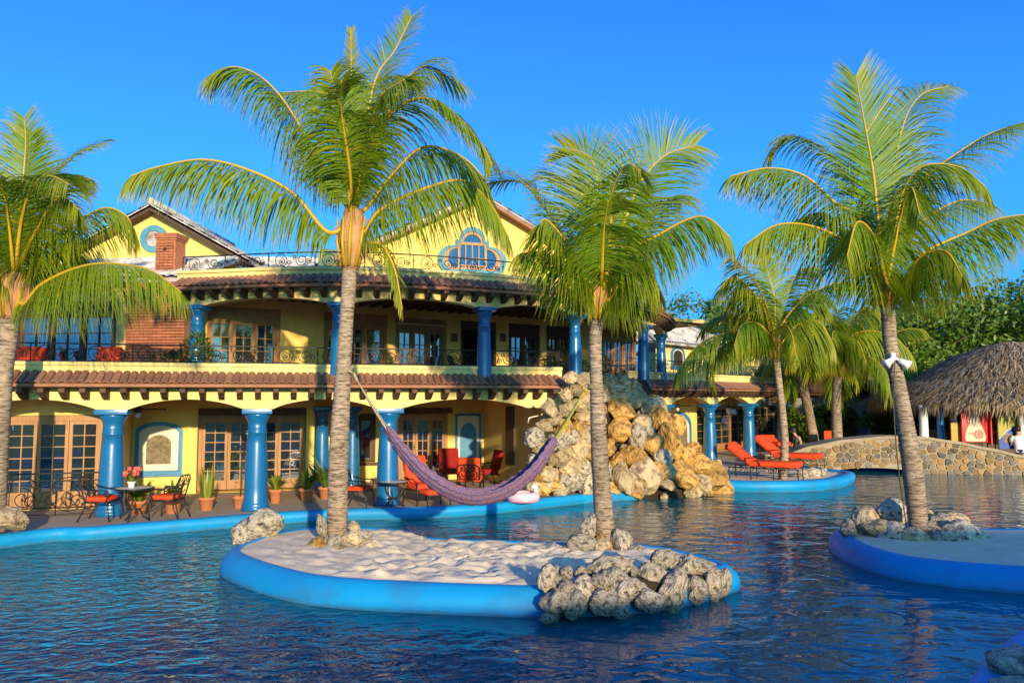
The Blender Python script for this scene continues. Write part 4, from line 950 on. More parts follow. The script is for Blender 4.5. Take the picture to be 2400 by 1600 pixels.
palm('palm with a drooping fringe standing behind the middle of the stone bridge', [(1964, 1077, 36.5), (1960, 960, 36.5), (1962, 880, 36.5)], [.26, .23, .2], (1966, 845),
 [([(1960, 835), (1920, 790), (1880, 790), (1850, 840)], dict(dd=-1.4, LL=1.7, droop=.55, age=.45)),
  ([(1968, 830), (2000, 785), (2045, 775), (2096, 790), (2138, 830)], dict(dd=-1, LL=1.7, droop=.55, age=.4)),
  ([(1964, 835), (1950, 770), (1930, 730), (1890, 740)], dict(dd=-1, LL=1.6, droop=.45, age=.4)),
  ([(1970, 835), (1990, 760), (2030, 720), (2070, 740)], dict(dd=-.8, LL=1.6, droop=.45, age=.4)),
  ([(1966, 830), (1960, 750), (1970, 690)], dict(dd=-1, LL=1.3, droop=.25, face=FC, fw=.5)),
  ([(1966, 838), (1975, 800), (2010, 800), (2030, 850)], dict(dd=-2.5, LL=1.6, droop=.55, age=.4)),
  ([(1962, 840), (1940, 800), (1910, 815), (1900, 860)], dict(dd=-2.5, LL=1.6, droop=.55, age=.4)),
 ], 36.5, 7, 1.6, 12, fl=4.4, wid=.065, n=46, group=None)
palm('dark leaning palm in the shade between the far wing and the bridge', [(1914, 1066, 40), (1890, 940, 40), (1872, 870, 40)], [.26, .24, .22], (1866, 845), [], 40, 11, 1.6, 14, fl=4.6, wid=.07, n=42, group=None)
palm('palm with an orange lit stem leaning beside the thatched hut', [(2070, 1055, 43), (2052, 930, 43), (2036, 875, 43)], [.22, .2, .18], (2032, 850), [], 43, 10, 1.6, 16, fl=4.4, wid=.07, n=42, group=None)
# ------------------------------------------------------------------ rocks
def rock_mesh(seed, sub=3, m='rock', jag=1.0, lo=.56):
    bm = bmesh.new(); bmesh.ops.create_icosphere(bm, subdivisions=sub, radius=1); o = V((seed * 7.3, seed * 3.1, seed * 1.7)); rg = random.Random(seed)
    planes = []
    for _ in range(12):
        d = V((rg.uniform(-1, 1), rg.uniform(-1, 1), rg.uniform(-1, 1))).normalized(); planes.append((d, rg.uniform(lo, .88)))
    for p in bm.verts:
        c = p.co.copy()
        for d, h in planes:
            e = c.dot(d)
            if e > h: c -= d * (e - h) * .85
        k = 1 + mn.fractal(c * 1.5 + o, .8, 2.1, 3) * .16 * jag + mn.fractal(c * 4.2 + o, .8, 2.1, 3) * .10 * jag - max(0, mn.noise(c * 5 + o) - .25) * .35 * jag
        p.co = c * k
    me = bpy.data.meshes.new('rock'); bm.to_mesh(me); bm.free(); me.materials.append(M[m])
    me.polygons.foreach_set('use_smooth', [sub > 3] * len(me.polygons)); return me
ROCK = [rock_mesh(i, 3, 'rock', .72) for i in range(6)]; GOLD = [rock_mesh(20 + i, 3, 'gold', .72) for i in range(6)]; CORAL = [rock_mesh(40 + i, 4, 'coral', .95, .66) for i in range(8)]
def put_rock(u, v, w_, h_, d, kind, parent=None, dep=None, name='rock', tilt=None, sink=0):
    c = P(u, v, d); k = d / F / 2 / .86; o = bpy.data.objects.new(name, rnd.choice(kind)); COL.objects.link(o); o.parent = parent
    o.location = c - wpos(parent); o.location.z -= sink
    a = tilt if tilt is not None else rnd.uniform(-.35, .35)
    o.rotation_euler = (rnd.uniform(-.25, .25), a, 0)
    dd = dep or (w_ + h_) / 2
    # spin the shared mesh in quarter turns so neighbours do not repeat, then scale in the picture's width, depth and height
    o.scale = (w_ * k, dd * k, h_ * k); return o
# the rock waterfall
fall = thing('rock_waterfall', 'tall mound of tan and ochre boulders with a waterfall face, against the villa', 'rock waterfall', tuple(P(1450, 1165, 24.6)))
def mound_d(u, v):
    hw = 95 + (v - 870) / 290 * 150; x = (u - 1445) / hw; h = (1165 - v) / 290; return 24.2 + h * 2.3 * (1 - .9 * min(1, max(0, -x))) + (1.1 * x * x if x > 0 else (1.2 + 1.4 * min(1, max(0, h * 2))) * max(-1.3, x))
def ZX(x, y): return 1200 + x * .2871, 800 + y * .2871
big = [(545,840,180,240,0),(900,570,230,150,1),(860,460,240,90,0),(500,1000,200,130,0),(880,730,170,190,1),(1060,660,160,140,0),(1020,800,130,190,2),(1150,850,180,170,1),(1180,520,200,120,0),(1210,640,160,170,1),(1290,800,150,240,1),(430,740,130,180,1),(540,690,90,100,1),(1110,1100,250,240,0),(890,1130,180,270,0),(960,930,140,160,1),(1040,970,130,180,1),(1420,930,130,130,1),(1420,1130,150,150,1),(1550,1160,160,120,0),(1640,1110,190,210,1),(1530,1010,160,140,1),(1680,1030,70,110,0),(860,1000,130,160,1),(1290,1060,140,130,0),(240,1090,140,140,1),(340,1090,100,130,0),(500,1120,120,180,2),(610,1180,130,190,2),(260,1170,90,80,0),(400,1170,130,130,0),(300,540,130,140,0),(320,620,160,100,0),(270,690,140,70,0),(250,850,160,110,0),(420,900,160,140,0),(570,600,150,100,0),(450,540,110,120,0),(560,520,130,90,0),(590,450,100,90,0),(530,390,110,90,0),(560,310,120,100,0),(480,290,100,90,0),(450,440,100,90,0),(610,380,90,90,0),(780,330,120,110,0),(870,290,50,70,2),(920,340,140,120,0),(1010,370,110,100,0),(1020,420,140,80,0),(840,400,210,90,0),(1050,460,130,90,0),(1000,480,120,100,0),(700,560,120,120,1),(690,700,120,130,1),(700,900,150,150,1),(720,1050,150,180,2),(690,420,130,100,0),(1350,680,120,150,1),(1340,900,110,160,1),(1230,960,130,140,2),(1190,1060,120,140,1),(780,880,100,130,1),(800,1200,150,90,1),(1260,1170,150,80,0),(180,960,90,100,2),(200,780,80,120,2),(330,960,90,90,0),(1100,560,90,90,0),(1120,750,80,130,2),(960,1120,90,90,2),(1360,1020,90,110,1),(1480,870,100,100,1)]
for x, y, w_, h_, k in big:
    u, v = ZX(x, y); put_rock(u, v, w_ * .3 * 1.06, h_ * .3 * 1.08, mound_d(u, v) - .15, (ROCK, GOLD, CORAL)[k], fall, tilt=rnd.uniform(-.25, .25))
for i in range(130):
    v = 880 + 285 * (i / 130) ** .9; hw = 75 + (v - 870) / 290 * 150; u = 1445 + rnd.uniform(-1, 1) * hw; s = rnd.uniform(15, 34)
    put_rock(u, v, s, s * .8, mound_d(u, v) + .10, rnd.choice((ROCK, GOLD, ROCK)), fall)
for i in range(17):
    u = 1352 + i * 21 + rnd.uniform(-6, 6); s = rnd.uniform(38, 62); q = onz(u, 1160 - abs(i - 8) * .6, 0)
    put_rock(u, 1148 + rnd.uniform(-6, 8), s * 1.05, s * .95, q.y + .35, rnd.choice((ROCK, GOLD, GOLD)), fall)
for i in range(22):
    u = rnd.uniform(1250, 1372); v = rnd.uniform(1010, 1150); s = rnd.uniform(30, 48); put_rock(u, v, s, s, mound_d(u, v) - .35, rnd.choice((ROCK, ROCK, GOLD, CORAL)), fall)
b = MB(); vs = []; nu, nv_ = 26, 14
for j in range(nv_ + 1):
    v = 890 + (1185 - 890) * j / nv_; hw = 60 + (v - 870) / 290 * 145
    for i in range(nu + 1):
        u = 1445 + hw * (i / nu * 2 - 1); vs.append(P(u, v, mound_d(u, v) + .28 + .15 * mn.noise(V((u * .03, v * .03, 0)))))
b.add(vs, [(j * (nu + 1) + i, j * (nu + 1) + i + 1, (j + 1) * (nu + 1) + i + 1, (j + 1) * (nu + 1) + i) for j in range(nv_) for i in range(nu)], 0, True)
b.build('mortar_gap_shade', M['dark'], fall, world=True)  # bed coloured near-black to put shade into the gaps between boulders
b = MB(); p = P(1268, 972, 23.8); b.tube([p, P(1247, 977, 23.5), P(1240, 979, 23.45), P(1237, 992, 23.45)], .022, 6); tag(b.build('water_spout', M['white']), 'white pipe sticking out of the left side of the rock waterfall', 'pipe')
# rubble edging of the main island
edge = thing('rock_border', 'rough border wall of pale coral rocks at the front right rim of the sand island', 'rock border', tuple(onz(1473, 1438, 0)))
def Z5(x, y): return 1100 + x * .2764, 1150 + y * .2764
er = [(650,740,140,190),(740,700,90,90),(820,690,90,110),(940,700,100,100),(1190,640,340,160),(1230,770,210,190),(1380,670,80,80),(1540,720,240,190),(1640,590,220,150),(1860,640,160,160),(1950,650,230,120),(960,840,160,240),(730,790,100,140),(830,850,140,160),(1380,800,180,100),(730,960,220,230),(900,970,160,200),(1130,950,230,180),(1290,880,190,190),(1440,880,160,160),(1520,930,240,160),(1720,860,210,280),(1920,850,190,190),(2050,830,160,230),(2140,800,120,240),(1290,1030,160,90),(670,1085,120,70),(1080,770,120,120),(1760,720,150,130),(2020,730,140,110),(2060,700,120,90)]
for x, y, w_, h_ in er:
    u, v = Z5(x, y); base = 11.0 + max(0, u - 1440) / 250 * 1.0; d = base + (1075 - y) / 430 * .75 + rnd.uniform(-.10, .10)
    put_rock(u, v, w_ * .2764 * 1.06, h_ * .2764 * 1.14, d, CORAL, edge, dep=max(34, min(w_, h_) * .3))
b = MB(); qs = [Z5(x, y) for x, y in ((660, 900), (1000, 880), (1400, 850), (1750, 800), (2080, 790))]; b.tube([P(u, v, 11.72 + max(0, u - 1460) / 250 * 1.1) for u, v in qs], .2, 8); b.build('mortar_gap_shade', M['dark'], edge, world=True)  # near-black core behind the border rocks, painting the shade between them
# loose rocks, each one a thing
def loose(label, u, v, w_, h_, d, kind, group=None, sink=0, dep=None): return tag(put_rock(u, v, w_, h_, d, kind, dep=dep, sink=sink), label, 'rock', group)
loose('large rugged coral rock at the back left tip of the sand island', 616, 1231, 96, 74, 15.95, CORAL)
loose('low knobbly coral rock beside the large one at the back left tip of the island', 566, 1252, 50, 46, 15.7, CORAL)
PB = 'rocks heaped round the foot of the tallest palm'
for lb, x, y, w_, h_, k in (('tall thin upright grey rock left of the tallest palm', 1100, 300, 70, 150, CORAL), ('dark rock at the left foot of the tallest palm', 1060, 460, 120, 130, GOLD), ('orange flat faced rock in front of the tallest palm, lower left', 1080, 490, 80, 100, GOLD),
        ('small round rock right against the front of the tallest palm', 1150, 415, 60, 60, ROCK), ('grey slab leaning in front of the tallest palm', 1215, 450, 110, 150, CORAL), ('pale yellow block right of the tallest palm trunk', 1370, 390, 170, 110, ROCK),
        ('cream rock behind the right side of the tallest palm trunk', 1370, 300, 100, 90, ROCK), ('white capped slab at the right of the palm rock heap', 1450, 385, 140, 80, CORAL), ('biggest tan boulder at the front of the tallest palm heap', 1310, 530, 260, 150, ROCK), ('orange tan rock at the right end of the palm heap', 1500, 500, 160, 130, ROCK), ('small dark stone low at the front left of the palm heap', 1150, 540, 90, 80, GOLD)):
    u, v = 450 + x * .2764, 1150 + y * .2764; loose(lb, u, v, w_ * .2764 * 1.1, h_ * .2764 * 1.1, 14.75 + (500 - y) / 200 * .35, k, PB)
PC = 'rocks round the foot of the hammock palm before the waterfall'
for lb, x, y, w_, h_, k in (('dark tall coral rock on the left of the second hammock palm', 1020, 300, 130, 150, CORAL), ('wide dark brown rock low on the left of the second hammock palm', 950, 450, 240, 140, CORAL), ('small orange stone in front of the second hammock palm', 1120, 400, 80, 90, GOLD),
        ('pitted pale rock at the front of the second hammock palm', 1140, 480, 140, 130, ROCK), ('tall cream coral rock on the right of the second hammock palm', 1290, 430, 150, 200, CORAL), ('tiny gold stone left of the second hammock palm', 1040, 430, 60, 60, GOLD), ('low rock sinking in the sand right of the second hammock palm', 1400, 510, 130, 90, CORAL)):
    u, v = 1100 + x * .2764, 1150 + y * .2764; loose(lb, u, v, w_ * .2764 * 1.1, h_ * .2764 * 1.1, 14.45 + (480 - y) / 200 * .3, k, PC)
PD = 'rocks round the right hand palm'
for lb, x, y, w_, h_, k in (('small brown rock at the left end of the right island', 1140, 1160, 90, 80, CORAL), ('dark upright rock near the left end of the right island', 1215, 1110, 90, 140, CORAL), ('sunlit white tipped rock on the right island', 1290, 1070, 120, 80, ROCK), ('long smooth grey rock left of the right hand palm', 1400, 1160, 260, 100, ROCK),
        ('brown mottled rock in front of the long grey rock', 1440, 1195, 180, 90, CORAL), ('spiky dark coral clump behind the right hand palm', 1440, 1040, 170, 100, CORAL), ('pale block at the front of the right hand palm', 1625, 1230, 170, 100, ROCK), ('bluish grey stone right of the right hand palm foot', 1710, 1190, 140, 80, ROCK),
        ('low rounded rock at the front right of the right hand palm', 1810, 1235, 180, 80, CORAL), ('grey rock behind, right of the right hand palm', 1770, 1130, 150, 90, CORAL), ('sun tipped rock at the right of the right island heap', 1910, 1105, 150, 70, ROCK), ('largest black brown rock at the right end of the right island heap', 1940, 1200, 230, 130, CORAL), ('small pale stone tucked behind the right hand palm trunk', 1690, 1065, 70, 60, ROCK)):
    u, v = 1600 + x * .3401, 846 + y * .3401; loose(lb, u, v, w_ * .3401 * 1.2, h_ * .3401 * 1.45, 15.5 + (1230 - y) / 150 * 1.0, k, PD)
loose('white rock on the deck at the left edge of the picture', 22, 1216, 84, 46, 16.6, ROCK)
loose('flat pale rock half cut off by the left edge', -6, 1205, 60, 60, 16.8, ROCK)
loose('dark craggy rock filling the bottom right corner', 2412, 1566, 150, 100, 8.1, CORAL)
loose('lower craggy rock in front at the bottom right corner', 2370, 1618, 130, 60, 7.6, CORAL)
for lb, u, v, s in (('lone pale stone on the terrace, right of the slender palm foot', 1880, 1110, 26), ('larger white stone at the foot end of the second red lounger', 1906, 1107, 30), ('tiny stone touching the slender palm foot', 1862, 1117, 17), ('small stone near the blue rim before the white terrace stone', 1896, 1121, 20), ('rightmost pale stone on the lounger terrace', 1928, 1106, 20)):
    loose(lb, u, v, s, s * .8, 28.2, CORAL, 'pale stones on the lounger terrace')
# ------------------------------------------------------------------ hammock
hp = [(858, 985), (905, 1015), (960, 1080), (1020, 1135), (1075, 1163), (1125, 1168), (1180, 1152), (1240, 1105), (1285, 1055), (1302, 1022)]
hp = [(x / .98 if False else x, y) for x, y in hp]
hd = lambda u: 15.25 + (14.75 - 15.25) * (u - 820) / 560
hm = thing('hammock', 'purple striped net hammock hanging between the two palms of the sand island', 'hammock', tuple(P(1100, 1170, hd(1100))))
# photo pixels of the woven belly, upper lip; sags from the rope knots at either end
spine = cr([P(u, v, hd(u)) for u, v in ((903, 1003), (935, 1052), (985, 1108), (1040, 1148), (1095, 1168), (1150, 1165), (1205, 1142), (1255, 1100), (1290, 1050), (1301, 1026))], 8)
n = len(spine); b = MB(); vs = []; m_ = 22
for i, p in enumerate(spine):
    f = i / (n - 1); T = (spine[min(n - 1, i + 1)] - spine[max(0, i - 1)]).normalized(); side = V((0, 1, 0)); nrm = T.cross(side); nrm = nrm if nrm.z > 0 else -nrm
    wd = .05 + .17 * math.sin(math.pi * min(1, max(0, f))) ** .55; hh = .05 + .135 * math.sin(math.pi * f) ** .6
    for j in range(m_ + 1):
        x = j / m_ * 2 - 1; fold = (abs(x) ** 2.2) * hh * 1.25 - hh * .55 + .018 * math.sin(x * 19) + .012 * math.sin(i * 1.9 + j)
        vs.append(p + side * x * wd * 1.1 + nrm * (fold + (.03 if x > 0 else 0)))
b.add(vs, [(i * (m_ + 1) + j, i * (m_ + 1) + j + 1, (i + 1) * (m_ + 1) + j + 1, (i + 1) * (m_ + 1) + j) for i in range(n - 1) for j in range(m_)], 0, True)
M['net'] = mat('purple_woven_net', (.12, .07, .21), (.30, .20, .29), 26, .9, .8, 70, .1, c3=(.30, .13, .10), s3=12, dist=.02, stretch=(2.4, 1, 1))
b.build('woven_bed', M['net'], hm, world=True)
b = MB()
for sgn in (-1, 1):
    b.tube([vs[i * (m_ + 1) + (0 if sgn < 0 else m_)] + V((0, 0, .006 * math.sin(i * 2.1))) for i in range(n)], .022, 6)
b.build('edge_cord', M['net'], hm, world=True)
M['ropey'] = mat('yellow_green_rope', (.42, .42, .05), (.32, .30, .06), 20, .8); M['rope'] = mat('tan_rope', (.42, .33, .2), (.3, .22, .13), 20, .85)
for pts, ends, m_n in (((P(829, 874, 15.3), P(838, 893, 15.28)), [spine[0]], 'rope'), ((P(1377, 912, 14.8), P(1369, 916, 14.8)), [spine[-1]], 'ropey')):
    b = MB()
    for k in range(9):
        o = V((rnd.uniform(-.05, .05), rnd.uniform(-.12, .12), rnd.uniform(-.04, .04))); a, c = pts[1], ends[0]
        b.tube([a, a.lerp(c, .3) + o * .5 + V((0, 0, -.02)), a.lerp(c, .7) + o * .9 + V((0, 0, -.02)), c + o], .009, 4)
    b.tube([pts[0], pts[1]], .03, 6); b.build('hang_rope', M[m_n], hm, world=True)
b = MB()
for u, v, d, r_ in ((809, 868, 15.4, .165), (1396, 905, 14.78, .145)):
    c = P(u, v, d)
    for k in range(3): b.tube([c + V((r_ * math.cos(a * .524), r_ * math.sin(a * .524), k * .03 - .03)) for a in range(13)], .014, 5)
b.tube([P(815, 868, 15.22), P(829, 874, 15.3)], .022, 5); b.tube([P(1390, 905, 14.66), P(1377, 912, 14.8)], .022, 5); b.build('tie_rope', M['rope'], hm, world=True)
# ------------------------------------------------------------------ iron patio furniture
def iron_lattice(w_, h):
    b = MB(); r_ = .012
    def t(p, q=r_): b.tube([(x, 0, z) for x, z in p], q, 4)
    t([(-w_ / 2, 0), (-w_ / 2, h * .8), (-w_ * .35, h * .97), (0, h), (w_ * .35, h * .97), (w_ / 2, h * .8), (w_ / 2, 0)], .02); t([(-w_ / 2, .02), (w_ / 2, .02)], .015)
    for s in (-1, 1):
        t([(s * x, z) for x, z in spiral(w_ * .22, h * .38, h * .30, .03, -1.2, 1.3, 18)]); t([(s * x, z) for x, z in spiral(w_ * .20, h * .72, h * .18, .02, 1.0, -1.3, 16)])
        t([(0, 0), (s * w_ * .1, h * .3), (s * w_ * .02, h * .6), (s * w_ * .2, h * .95)])
    t([(0, 0), (0, h)]); return b
def bistro_chair(label, loc, rz, group):
    t = thing('patio_chair', label, 'chair', loc, rz, group); w_, d_, sh = .56, .52, .48
    b = MB(); b.rbox((0, 0, sh + .05), (w_, d_, .11), .045); b.build('seat_cushion', M['red'], t)
    b = MB(); b.tube([(-w_ / 2, -d_ / 2, sh - .02), (w_ / 2, -d_ / 2, sh - .02), (w_ / 2, d_ / 2, sh - .02), (-w_ / 2, d_ / 2, sh - .02), (-w_ / 2, -d_ / 2, sh - .02)], .02, 5); b.build('seat_frame', M['iron'], t)
    for sx in (-1, 1):
        b = MB(); b.tube([(sx * w_ / 2, -d_ / 2, sh), (sx * w_ * .53, -d_ * .56, sh * .5), (sx * w_ * .5, -d_ * .6, 0)], .018, 5); b.build('leg', M['iron'], t)
        b = MB(); b.tube([(sx * w_ / 2, d_ / 2, sh), (sx * w_ * .5, d_ * .6, sh * .5), (sx * w_ * .5, d_ * .85, 0)], .018, 5); b.build('leg', M['iron'], t)
        b = MB(); b.tube([(sx * w_ * .52, -d_ * .42, sh), (sx * w_ * .56, -d_ * .55, sh + .16), (sx * w_ * .56, -d_ * .4, sh + .26), (sx * w_ * .56, 0, sh + .25), (sx * w_ * .52, d_ * .58, sh + .32)], .018, 5)
        b.tube([(sx * w_ * .56, y, z) for y, z in spiral(-d_ * .42, sh + .19, .08, .02, 1.2, 1.2, 12)], .012, 4); b.build('armrest', M['iron'], t)
    lb = iron_lattice(w_, .62); bo = lb.build('backrest', M['iron'], t, loc=(0, d_ * .52, sh - .02)); bo.rotation_euler = (-.28, 0, 0)
    return t
def round_table(label, loc, r_, h, group=None, cat='table', name='patio_table'):
    t = thing(name, label, cat, loc, 0, group)
    b = MB(); b.lathe([(r_ * .98, h - .035), (r_, h - .02), (r_, h), (r_ * .96, h + .004), (0.01, h + .006)], 28); b.build('table_top', M['tilew'], t)
    b = MB(); b.tube([(r_ * math.cos(a * .2244), r_ * math.sin(a * .2244), h - .015) for a in range(29)], .022, 5); b.build('table_rim', M['iron'], t)
    for k in range(3):
        a = k * 2.094 + .5; o = V((math.cos(a), math.sin(a), 0)); b = MB()
        b.tube([o * r_ * .62 + V((0, 0, h - .04)), o * r_ * .80 + V((0, 0, h * .85)), o * r_ * .62 + V((0, 0, h * .55)), o * r_ * .3 + V((0, 0, h * .36)), o * r_ * .48 + V((0, 0, h * .14)), o * r_ * .85 + V((0, 0, .0))], .022, 5); b.build('leg', M['iron'], t)
    b = MB(); b.tube([(r_ * .34 * math.cos(a * .4488), r_ * .34 * math.sin(a * .4488), h * .36) for a in range(15)], .014, 5); b.build('brace_ring', M['iron'], t); return t
def deck_at(u, v, z=DECK): return tuple(onz(u, v, z))
round_table('round iron bistro table with a pale top, in front of the wall niche', deck_at(313, 1222), .42, .80)
bistro_chair('iron chair with a red cushion left of the bistro table, before the first column', deck_at(238, 1219), R(92), 'bistro chairs by the niche')
bistro_chair('iron chair with a red cushion on the right of the bistro table, below the niche', deck_at(392, 1214), R(-95), 'bistro chairs by the niche')
bistro_chair('iron chair with a red seat half hidden behind the trunk of the tallest palm', deck_at(842, 1190), R(80), None)
round_table('small black iron side table in front of the third column', deck_at(922, 1188), .38, .68, None)
# pot of flowers on the bistro table
def blade(b, hue, p, d, ln, w_, bend, h, rg, seg=4):
    q = V(p); d = V(d).normalized(); vs = []; sd = d.cross(V((0, 0, 1))); sd = sd.normalized() if sd.length > .1 else V((rg.uniform(-1, 1), rg.uniform(-1, 1), 0)).normalized()
    for j in range(seg + 1):
        f = j / seg; ww = w_ * (.6 + .8 * min(1, f * 2.5)) * (1 - f ** 2.2 * .95) * .5; vs += [q - sd * ww, q + sd * ww]; q = q + d * ln / seg; d = (d + V((0, 0, -bend))).normalized()
    b.add(vs, [(2 * j, 2 * j + 1, 2 * j + 3, 2 * j + 2) for j in range(seg)]); hue += [h] * seg
def foliage(name, b, hue, parent, m='plant'):
    me = b.mesh(name, M[m]); at = me.attributes.new('leaf_hue', 'FLOAT', 'FACE'); at.data.foreach_set('value', hue); return obj(name, me, parent)
def potted(label, loc, kind, r_=.19, h=.34, ph=.7, m='terra', seed=1, cat='potted plant', lush=1.0):
    rg = random.Random(seed); t = thing('potted_plant', label, cat, loc)
    b = MB(); b.lathe([(r_ * .68, 0), (r_ * .72, .01), (r_ * .95, h * .8), (r_ * 1.08, h * .82), (r_ * 1.1, h), (r_ * .95, h), (r_ * .92, h * .9), (.01, h * .88)], 18); b.build('pot', M[m], t)
    b = MB(); hue = []
    if kind == 'snake':
        for i in range(26): a = rg.uniform(0, 6.28); o = V((math.cos(a), math.sin(a), 0)); blade(b, hue, o * r_ * rg.uniform(.1, .7) + V((0, 0, h * .85)), o * .16 + V((0, 0, 1)), ph * rg.uniform(.55, 1), .055, -.01, rg.uniform(.2, .9), rg)
    elif kind == 'fern':
        for i in range(int(46 * lush)): a = rg.uniform(0, 6.28); o = V((math.cos(a), math.sin(a), 0)); blade(b, hue, o * r_ * .2 + V((0, 0, h * .85 + rg.uniform(0, .15))), o * rg.uniform(.3, 1.1) + V((0, 0, 1)), ph * rg.uniform(.6, 1), .075, .26, rg.uniform(.1, .7), rg)
    elif kind == 'bush':
        for i in range(int(420 * lush)):
            z = rg.uniform(0, 1); rr = r_ * 1.9 * math.sin(math.pi * (z * .85 + .1)) * math.sqrt(rg.random()); a = rg.uniform(0, 6.28)
            blade(b, hue, (rr * math.cos(a), rr * math.sin(a), h + z * ph), (math.cos(a) + rg.uniform(-.5, .5), math.sin(a) + rg.uniform(-.5, .5), rg.uniform(0, 1.2)), .16, .05, .1, rg.uniform(0, .5), rg, 2)
        b2 = MB(); b2.tube([(0, 0, h * .8), (.02, 0, h + ph * .8)], .02, 5); b2.build('stem', M['dwood'], t)
    else:                                                      # spindly shrub
        b2 = MB(); b2.tube([(0, 0, h * .8), (.03, .01, h + ph * .5), (-.02, 0, h + ph)], .016, 5); b2.build('stem', M['dwood'], t)
        for i in range(34):
            z = h + ph * rg.choice((.42, .48, .8, .9, 1.0)) + rg.uniform(-.08, .08); a = rg.uniform(0, 6.28); k = rg.uniform(.05, .3)
            blade(b, hue, (k * math.cos(a), k * math.sin(a), z), (math.cos(a), math.sin(a), .4), .2, .07, .2, rg.uniform(.2, .8), rg, 3)
    foliage('foliage', b, hue, t); return t
potted('tall spiky yellow green snake plant in a terracotta pot, right of the niche', deck_at(484, 1195), 'snake', .2, .34, 1.0, seed=2)
potted('spindly shrub in a terracotta pot just left of the second column', deck_at(562, 1190), 'thin', .19, .32, 1.35, seed=3)
potted('leafy plant in a terracotta pot just right of the second column', deck_at(645, 1178), 'fern', .18, .38, .55, seed=4)
potted('bushy bright green plant in a terracotta pot, right of the recessed french doors', deck_at(718, 1174), 'fern', .2, .36, .65, seed=5, lush=1.3)
potted('large strappy dark plant in a terracotta pot beside the tallest palm trunk', deck_at(764, 1168), 'fern', .22, .34, 1.25, seed=6)
potted('low leafy plant in a clay pot standing under the bistro table', deck_at(325, 1204), 'fern', .22, .34, .7, seed=7)
potted('trailing plant in an orange pot behind the right hand bistro chair', deck_at(405, 1202), 'fern', .22, .40, .45, seed=8)
p = onz(305, 1222, DECK); p.z = DECK + .806
t = potted('little white pot with a bunch of red and pink flowers on the bistro table', tuple(p), 'fern', .09, .14, .28, m='white', seed=9, cat='flowers')
b = MB(); rg = random.Random(4)
for i in range(16):
    c = V((rg.uniform(-.16, .16), rg.uniform(-.14, .14), rg.uniform(.26, .46)))
    for k in range(5): a = k * 1.257; b.tube([c, c + V((.05 * math.cos(a), .02, .05 * math.sin(a)))], [.012, .028], 5)
b.build('flower', M['flower'], t)
# lounge chairs in the porch
def lounge_chair(label, loc, rz, cush, lattice, high, group, foot=False):
    t = thing('lounge_chair', label, 'chair', loc, rz, group); w_, d_, sh = .72, .68, .42
    b = MB(); b.rbox((0, -.02, sh + .07), (w_, d_, .17), .06); b.build('seat_cushion', M[cush], t)
    b = MB(); b.rbox((0, 0, high / 2), (w_ * .97, .17, high), .07); bo = b.build('back_cushion', M[cush], t, loc=(0, d_ * .42, sh + .12)); bo.rotation_euler = (-.26, 0, 0)
    if lattice: lb = iron_lattice(w_ * .94, high * .78); o = lb.build('backrest', M['iron'], t, loc=(0, d_ * .42 + .13, sh + .06)); o.rotation_euler = (-.26, 0, 0)
    for sx in (-1, 1):
        b = MB(); b.tube([(sx * w_ * .52, -d_ * .52, 0), (sx * w_ * .52, -d_ * .5, sh + .2), (sx * w_ * .56, -d_ * .2, sh + .28), (sx * w_ * .54, d_ * .5, sh + .30)], .022, 5); b.build('armrest', M['iron'], t)
        b = MB(); b.tube([(sx * w_ * .52, d_ * .62, 0), (sx * w_ * .5, d_ * .45, sh)], .022, 5); b.build('leg', M['iron'], t)
        b = MB(); b.tube([(sx * w_ * .5, -d_ * .5, sh - .02), (sx * w_ * .5, d_ * .45, sh - .02)], .022, 5); b.build('seat_rail', M['iron'], t)
    if foot:
        b = MB(); b.rbox((0, -d_ * .9, sh - .02), (w_, .55, .14), .05); b.build('foot_cushion', M[cush], t)
        b = MB(); b.tube([(-w_ * .5, -d_ * 1.25, 0), (-w_ * .5, -d_ * 1.25, sh - .1), (w_ * .5, -d_ * 1.25, sh - .1), (w_ * .5, -d_ * 1.25, 0)], .02, 5); b.build('foot_frame', M['iron'], t)
    return t
GL = 'red lounge chairs in the shaded porch'
lounge_chair('high backed orange red lounge chair beside the third column, facing the pool', deck_at(990, 1180), R(38), 'red', False, .78, GL, True)
lounge_chair('orange red lounge chair seen from behind, with a black scrollwork iron back', deck_at(1102, 1158), R(176), 'red', True, .62, GL)
lounge_chair('dark red lounge chair in deep shade behind the scroll backed chair', deck_at(1058, 1138), R(20), 'dred', False, .7, GL)
lounge_chair('deep red lounge chair against the shaded wall on the right of the porch', deck_at(1140, 1138), R(-70), 'dred', False, .66, GL)
